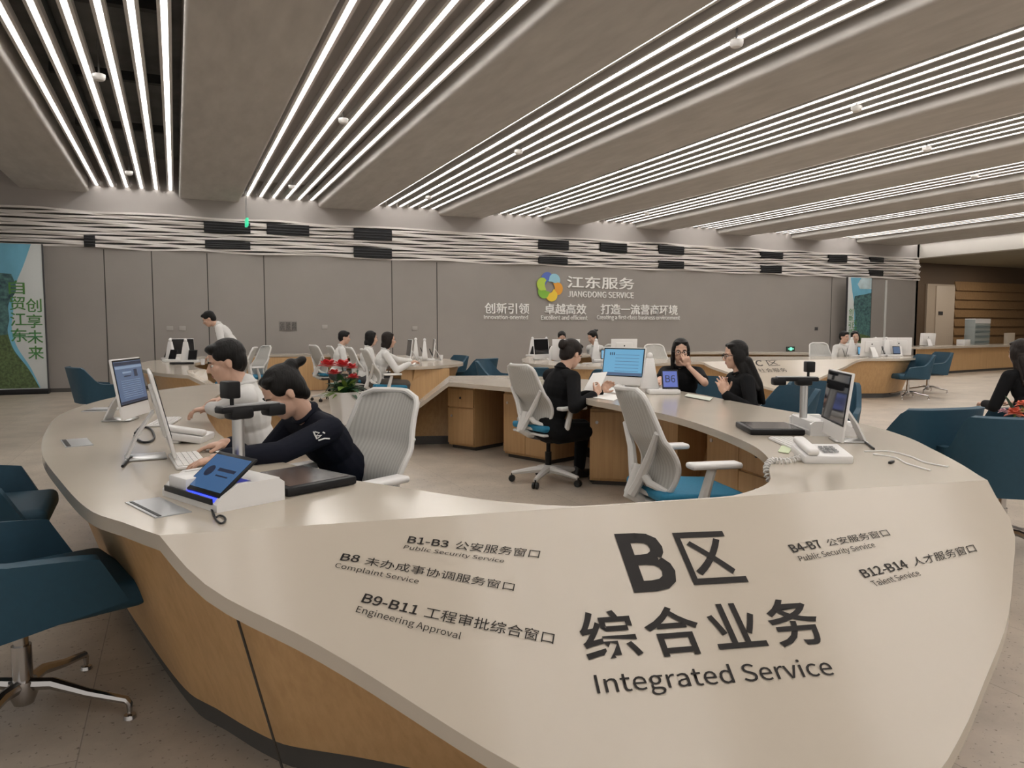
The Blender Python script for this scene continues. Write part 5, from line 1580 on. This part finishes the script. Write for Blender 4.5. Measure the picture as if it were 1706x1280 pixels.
# seated man in the white shirt, left foreground
person('man in white shirt seated in profile at the left of the front desk', at_d(376, 604, 4.05), 177, lean=8, nl=30, hyaw=2, hpitch=16, s=1.0, hands=(at_z(322, 688, 0.785), at_z(352, 672, 0.785)), curl=(0.6, 0.5), elbows=(at_z(362, 712, 0.78), None), fdirs=((-0.95, 0.25, -0.12), (-0.95, 0.25, -0.12)), vox=0.005, pnorm=((0, 0, -1), (0, 0, -1)))
# woman in navy with a bun
pw = person('woman in navy jacket with black bun bending over her keyboard at the left', at_d(472, 655, 3.30), 200, lean=35, nl=12, hyaw=-12, hpitch=34, s=0.97, hands=(at_z(352, 768, 0.785), at_z(382, 738, 0.785)), curl=(0.35, 0.3), fdirs=((-0.96, 0.12, -0.15), (-0.96, 0.2, -0.12)), hair='bun', top=M_NAVY, bottom=M_SUIT, vox=0.005)
# clerk in black suit on the right of the ring
pc = person('clerk in black suit with tied hair, seen from behind, reading a sheet of paper', at_d(952, 603, 6.2), 8, lean=13, nl=26, hyaw=10, hpitch=26, s=1.0, hands=(at_d(1002, 652, 6.15), at_d(990, 658, 5.98)), fdirs=((0.75, 0.1, 0.6), (0.75, 0.25, 0.6)), pnorm=((0, -1, 0.2), (0, 1, 0.2)), curl=(0.9, 0.9), hair='tail', hmat=M_HAIRB, top=M_SUIT, bottom=M_SUIT, vox=0.006)
a_, b_ = at_d(972, 650, 6.05), at_d(998, 652, 6.05)
c_, d_ = at_d(1012, 620, 6.2), at_d(988, 622, 6.2)
b = MB(); b.add([tuple(x) for x in (a_, b_, c_, d_)] + [tuple(x + Vector((0.001, 0.002, 0.001))) for x in (a_, b_, c_, d_)], [(3, 2, 1, 0), (4, 5, 6, 7), (0, 1, 5, 4), (1, 2, 6, 5), (2, 3, 7, 6), (3, 0, 4, 7)])
tag(b.build('paper_sheet', M_PAPER, smooth=False), 'sheet of paper held up by the clerk in the black suit', 'paper', 'papers on the desks')
# woman facing us, hand at her face
hp8 = at_d(1134, 590, 6.95)
fwd8 = Vector((cos(radians(236)), sin(radians(236)), 0))
person('woman in black short-sleeved top with glasses facing us, hand at her face', hp8, 218, lean=8, nl=8, hyaw=20, hpitch=8, s=0.95, hands=(hp8 + fwd8 * 0.125 + Vector((0.055, -0.04, -0.115)), at_z(1092, 648, 0.79)), fdirs=(Vector((-0.30, 0.10, 0.9)), (-0.8, -0.3, 0.0)), pnorm=(-fwd8, (0, 0, -1)), elbows=(at_z(1163, 655, 0.79), None), curl=(0.75, 0.5), hair='loose', top=M_SUIT, bottom=M_SUIT, sleeve='short', glasses=True, vox=0.005)
# long-haired woman in profile
hp9 = at_d(1224, 612, 6.0)
person('woman with long black hair and glasses in profile, hands raised over the desk', hp9, 160, lean=10, nl=8, hyaw=-4, hpitch=8, s=0.95, hands=(at_d(1207, 657, 5.72), at_d(1211, 655, 5.86)), fdirs=((-0.25, 0.1, 0.9), (-0.35, 0.1, 0.9)), pnorm=((0.3, 1, 0), (-0.3, -1, 0)), curl=(0.45, 0.6), hair='long', top=M_SUIT, bottom=M_SUIT, glasses=True, vox=0.005)
# person in black at the right border, from behind
person('person in black seen from behind, long dark hair, at the right border', at_d(1699, 600, 6.45), 76, lean=14, nl=8, hyaw=0, hpitch=10, s=0.97, hair='long', hmat=M_HAIRB, top=M_SUIT, bottom=mat('grey_trousers', (0.10, 0.105, 0.11), 0.8, bump=0.2, nscale=11), vox=0.007)
# standing man at the back left
person('man in white shirt standing and bending over the back left desk', at_d(348, 532, 11.6), 172, lean=33, nl=22, hyaw=0, hpitch=30, s=1.0, stand=True, lanyard=True, hands=(at_d(356, 592, 11.5), at_d(350, 592, 11.9)), vox=0.008)
# three clerks at the back
person('short-haired clerk in white, left of three at the back, facing right', at_d(574, 563, 12.4), -8, lean=12, nl=8, hpitch=8, vox=0.009, s=0.95)
person('long-haired clerk in white, middle of three at the back', at_d(619, 564, 11.7), -4, lean=12, nl=8, hpitch=8, hair='bob', vox=0.009, s=0.95)
person('clerk in white with bobbed hair nearest the oak lobe, in profile facing right', at_d(648, 567, 10.75), -8, lean=16, nl=6, hpitch=5, hair='bob', hmat=M_HAIRB, bottom=M_PANT2, vox=0.008, s=0.97, hands=(at_z(690, 603, 0.80), at_z(683, 606, 0.80)), lanyard=True)
# two under the wall lettering
person('clerk almost hidden behind a computer under the wall lettering', at_d(936, 563, 13.6), 250, lean=10, nl=8, hpitch=20, hair='tail', vox=0.010, s=0.95)
person('clerk in white with bun looking down under the wall lettering', at_d(987, 562, 13.2), 190, lean=14, nl=10, hpitch=24, hair='bun', vox=0.009, s=0.95, hands=(at_z(975, 592, 0.80), at_z(985, 590, 0.80)))
# two at the right
person('clerk in white shirt with dark strap, left of the pair at the right', at_d(1407, 562, 14.8), 262, lean=10, nl=8, hyaw=10, hpitch=6, vox=0.009, s=0.97, lanyard=True)
person('clerk close behind the strapped one at the right, head tilted', at_d(1425, 561, 15.3), 240, lean=14, nl=8, hyaw=-10, hpitch=8, roll=14, hair='bob', vox=0.009, s=0.95)

# white sleeve badge of the woman in navy
t, Wm, NB_, u_, fw_, arms = pw
S_, E_, W_, fd, pn = arms[0]
c = S_ + (E_ - S_) * 0.32
ax = (E_ - S_).normalized()
# outward direction towards the camera side
o_ = (Wm.inverted() @ EYE - c); o_ = (o_ - ax * o_.dot(ax)).normalized()
sd = ax.cross(o_)
b = MB()
for pts in ([(-0.018, -0.03), (-0.006, -0.012), (0.0, -0.034), (0.008, -0.008), (0.012, -0.030)], [(0.022, -0.032), (0.026, 0.0), (0.036, 0.022)], [(-0.002, 0.006), (0.006, 0.012)], [(-0.022, -0.036), (0.014, -0.036)]):
    b.tube([c + o_ * (0.0575 - 0.35 * x * x - 0.0) + sd * (-x) - ax * y for x, y in pts], 0.0035, 6)
b.build('sleeve_badge', M_WHITE, t)
# bag with flowers hanging by the person at the right border
p = at_d(1690, 690, 4.55)
fl = thing('bouquet', 'small bouquet of coral and cream blossoms at the right border', 'flowers', (p.x, p.y, p.z))
fl.scale = (1.3, 1.3, 1.3)
for k, (x, z, r, m_) in enumerate([(0.0, 0.0, 0.045, mat('coral_flower', (0.70, 0.16, 0.09), 0.5)), (0.045, 0.01, 0.032, mat('pale_yellow_flower', (0.60, 0.62, 0.28), 0.5)), (0.03, 0.045, 0.028, mat('coral_flower', (0.7, 0.16, 0.09), 0.5)), (-0.055, 0.012, 0.022, mat('pink_flower', (0.55, 0.32, 0.36), 0.5))]):
    b = MB()
    for q in range(14):
        a = q * 2.4; el = -0.3 + 1.5 * (q / 14)
        leaf(b, (x * 0.91, -x * 0.41, z), (cos(a) * cos(el), sin(a) * cos(el), sin(el)), r, r * 0.42, 0.004)
    b.build('blossom', m_, fl)
b = MB()
for x, z in ((-0.04, 0.08), (0.05, 0.06), (0.0, -0.07), (0.02, -0.09)):
    leaf(b, (0, 0, 0), (x * 0.91, -x * 0.41, z), 0.11, 0.012, 0.01)
b.build('leaves', M_LEAF, fl)
b = MB(); b.tube([(0, 0, 0.0), (0.006, 0, -0.1), (0.0, 0.0, -0.238)], 0.006, 6); b.build('stem', M_LEAF2, fl)
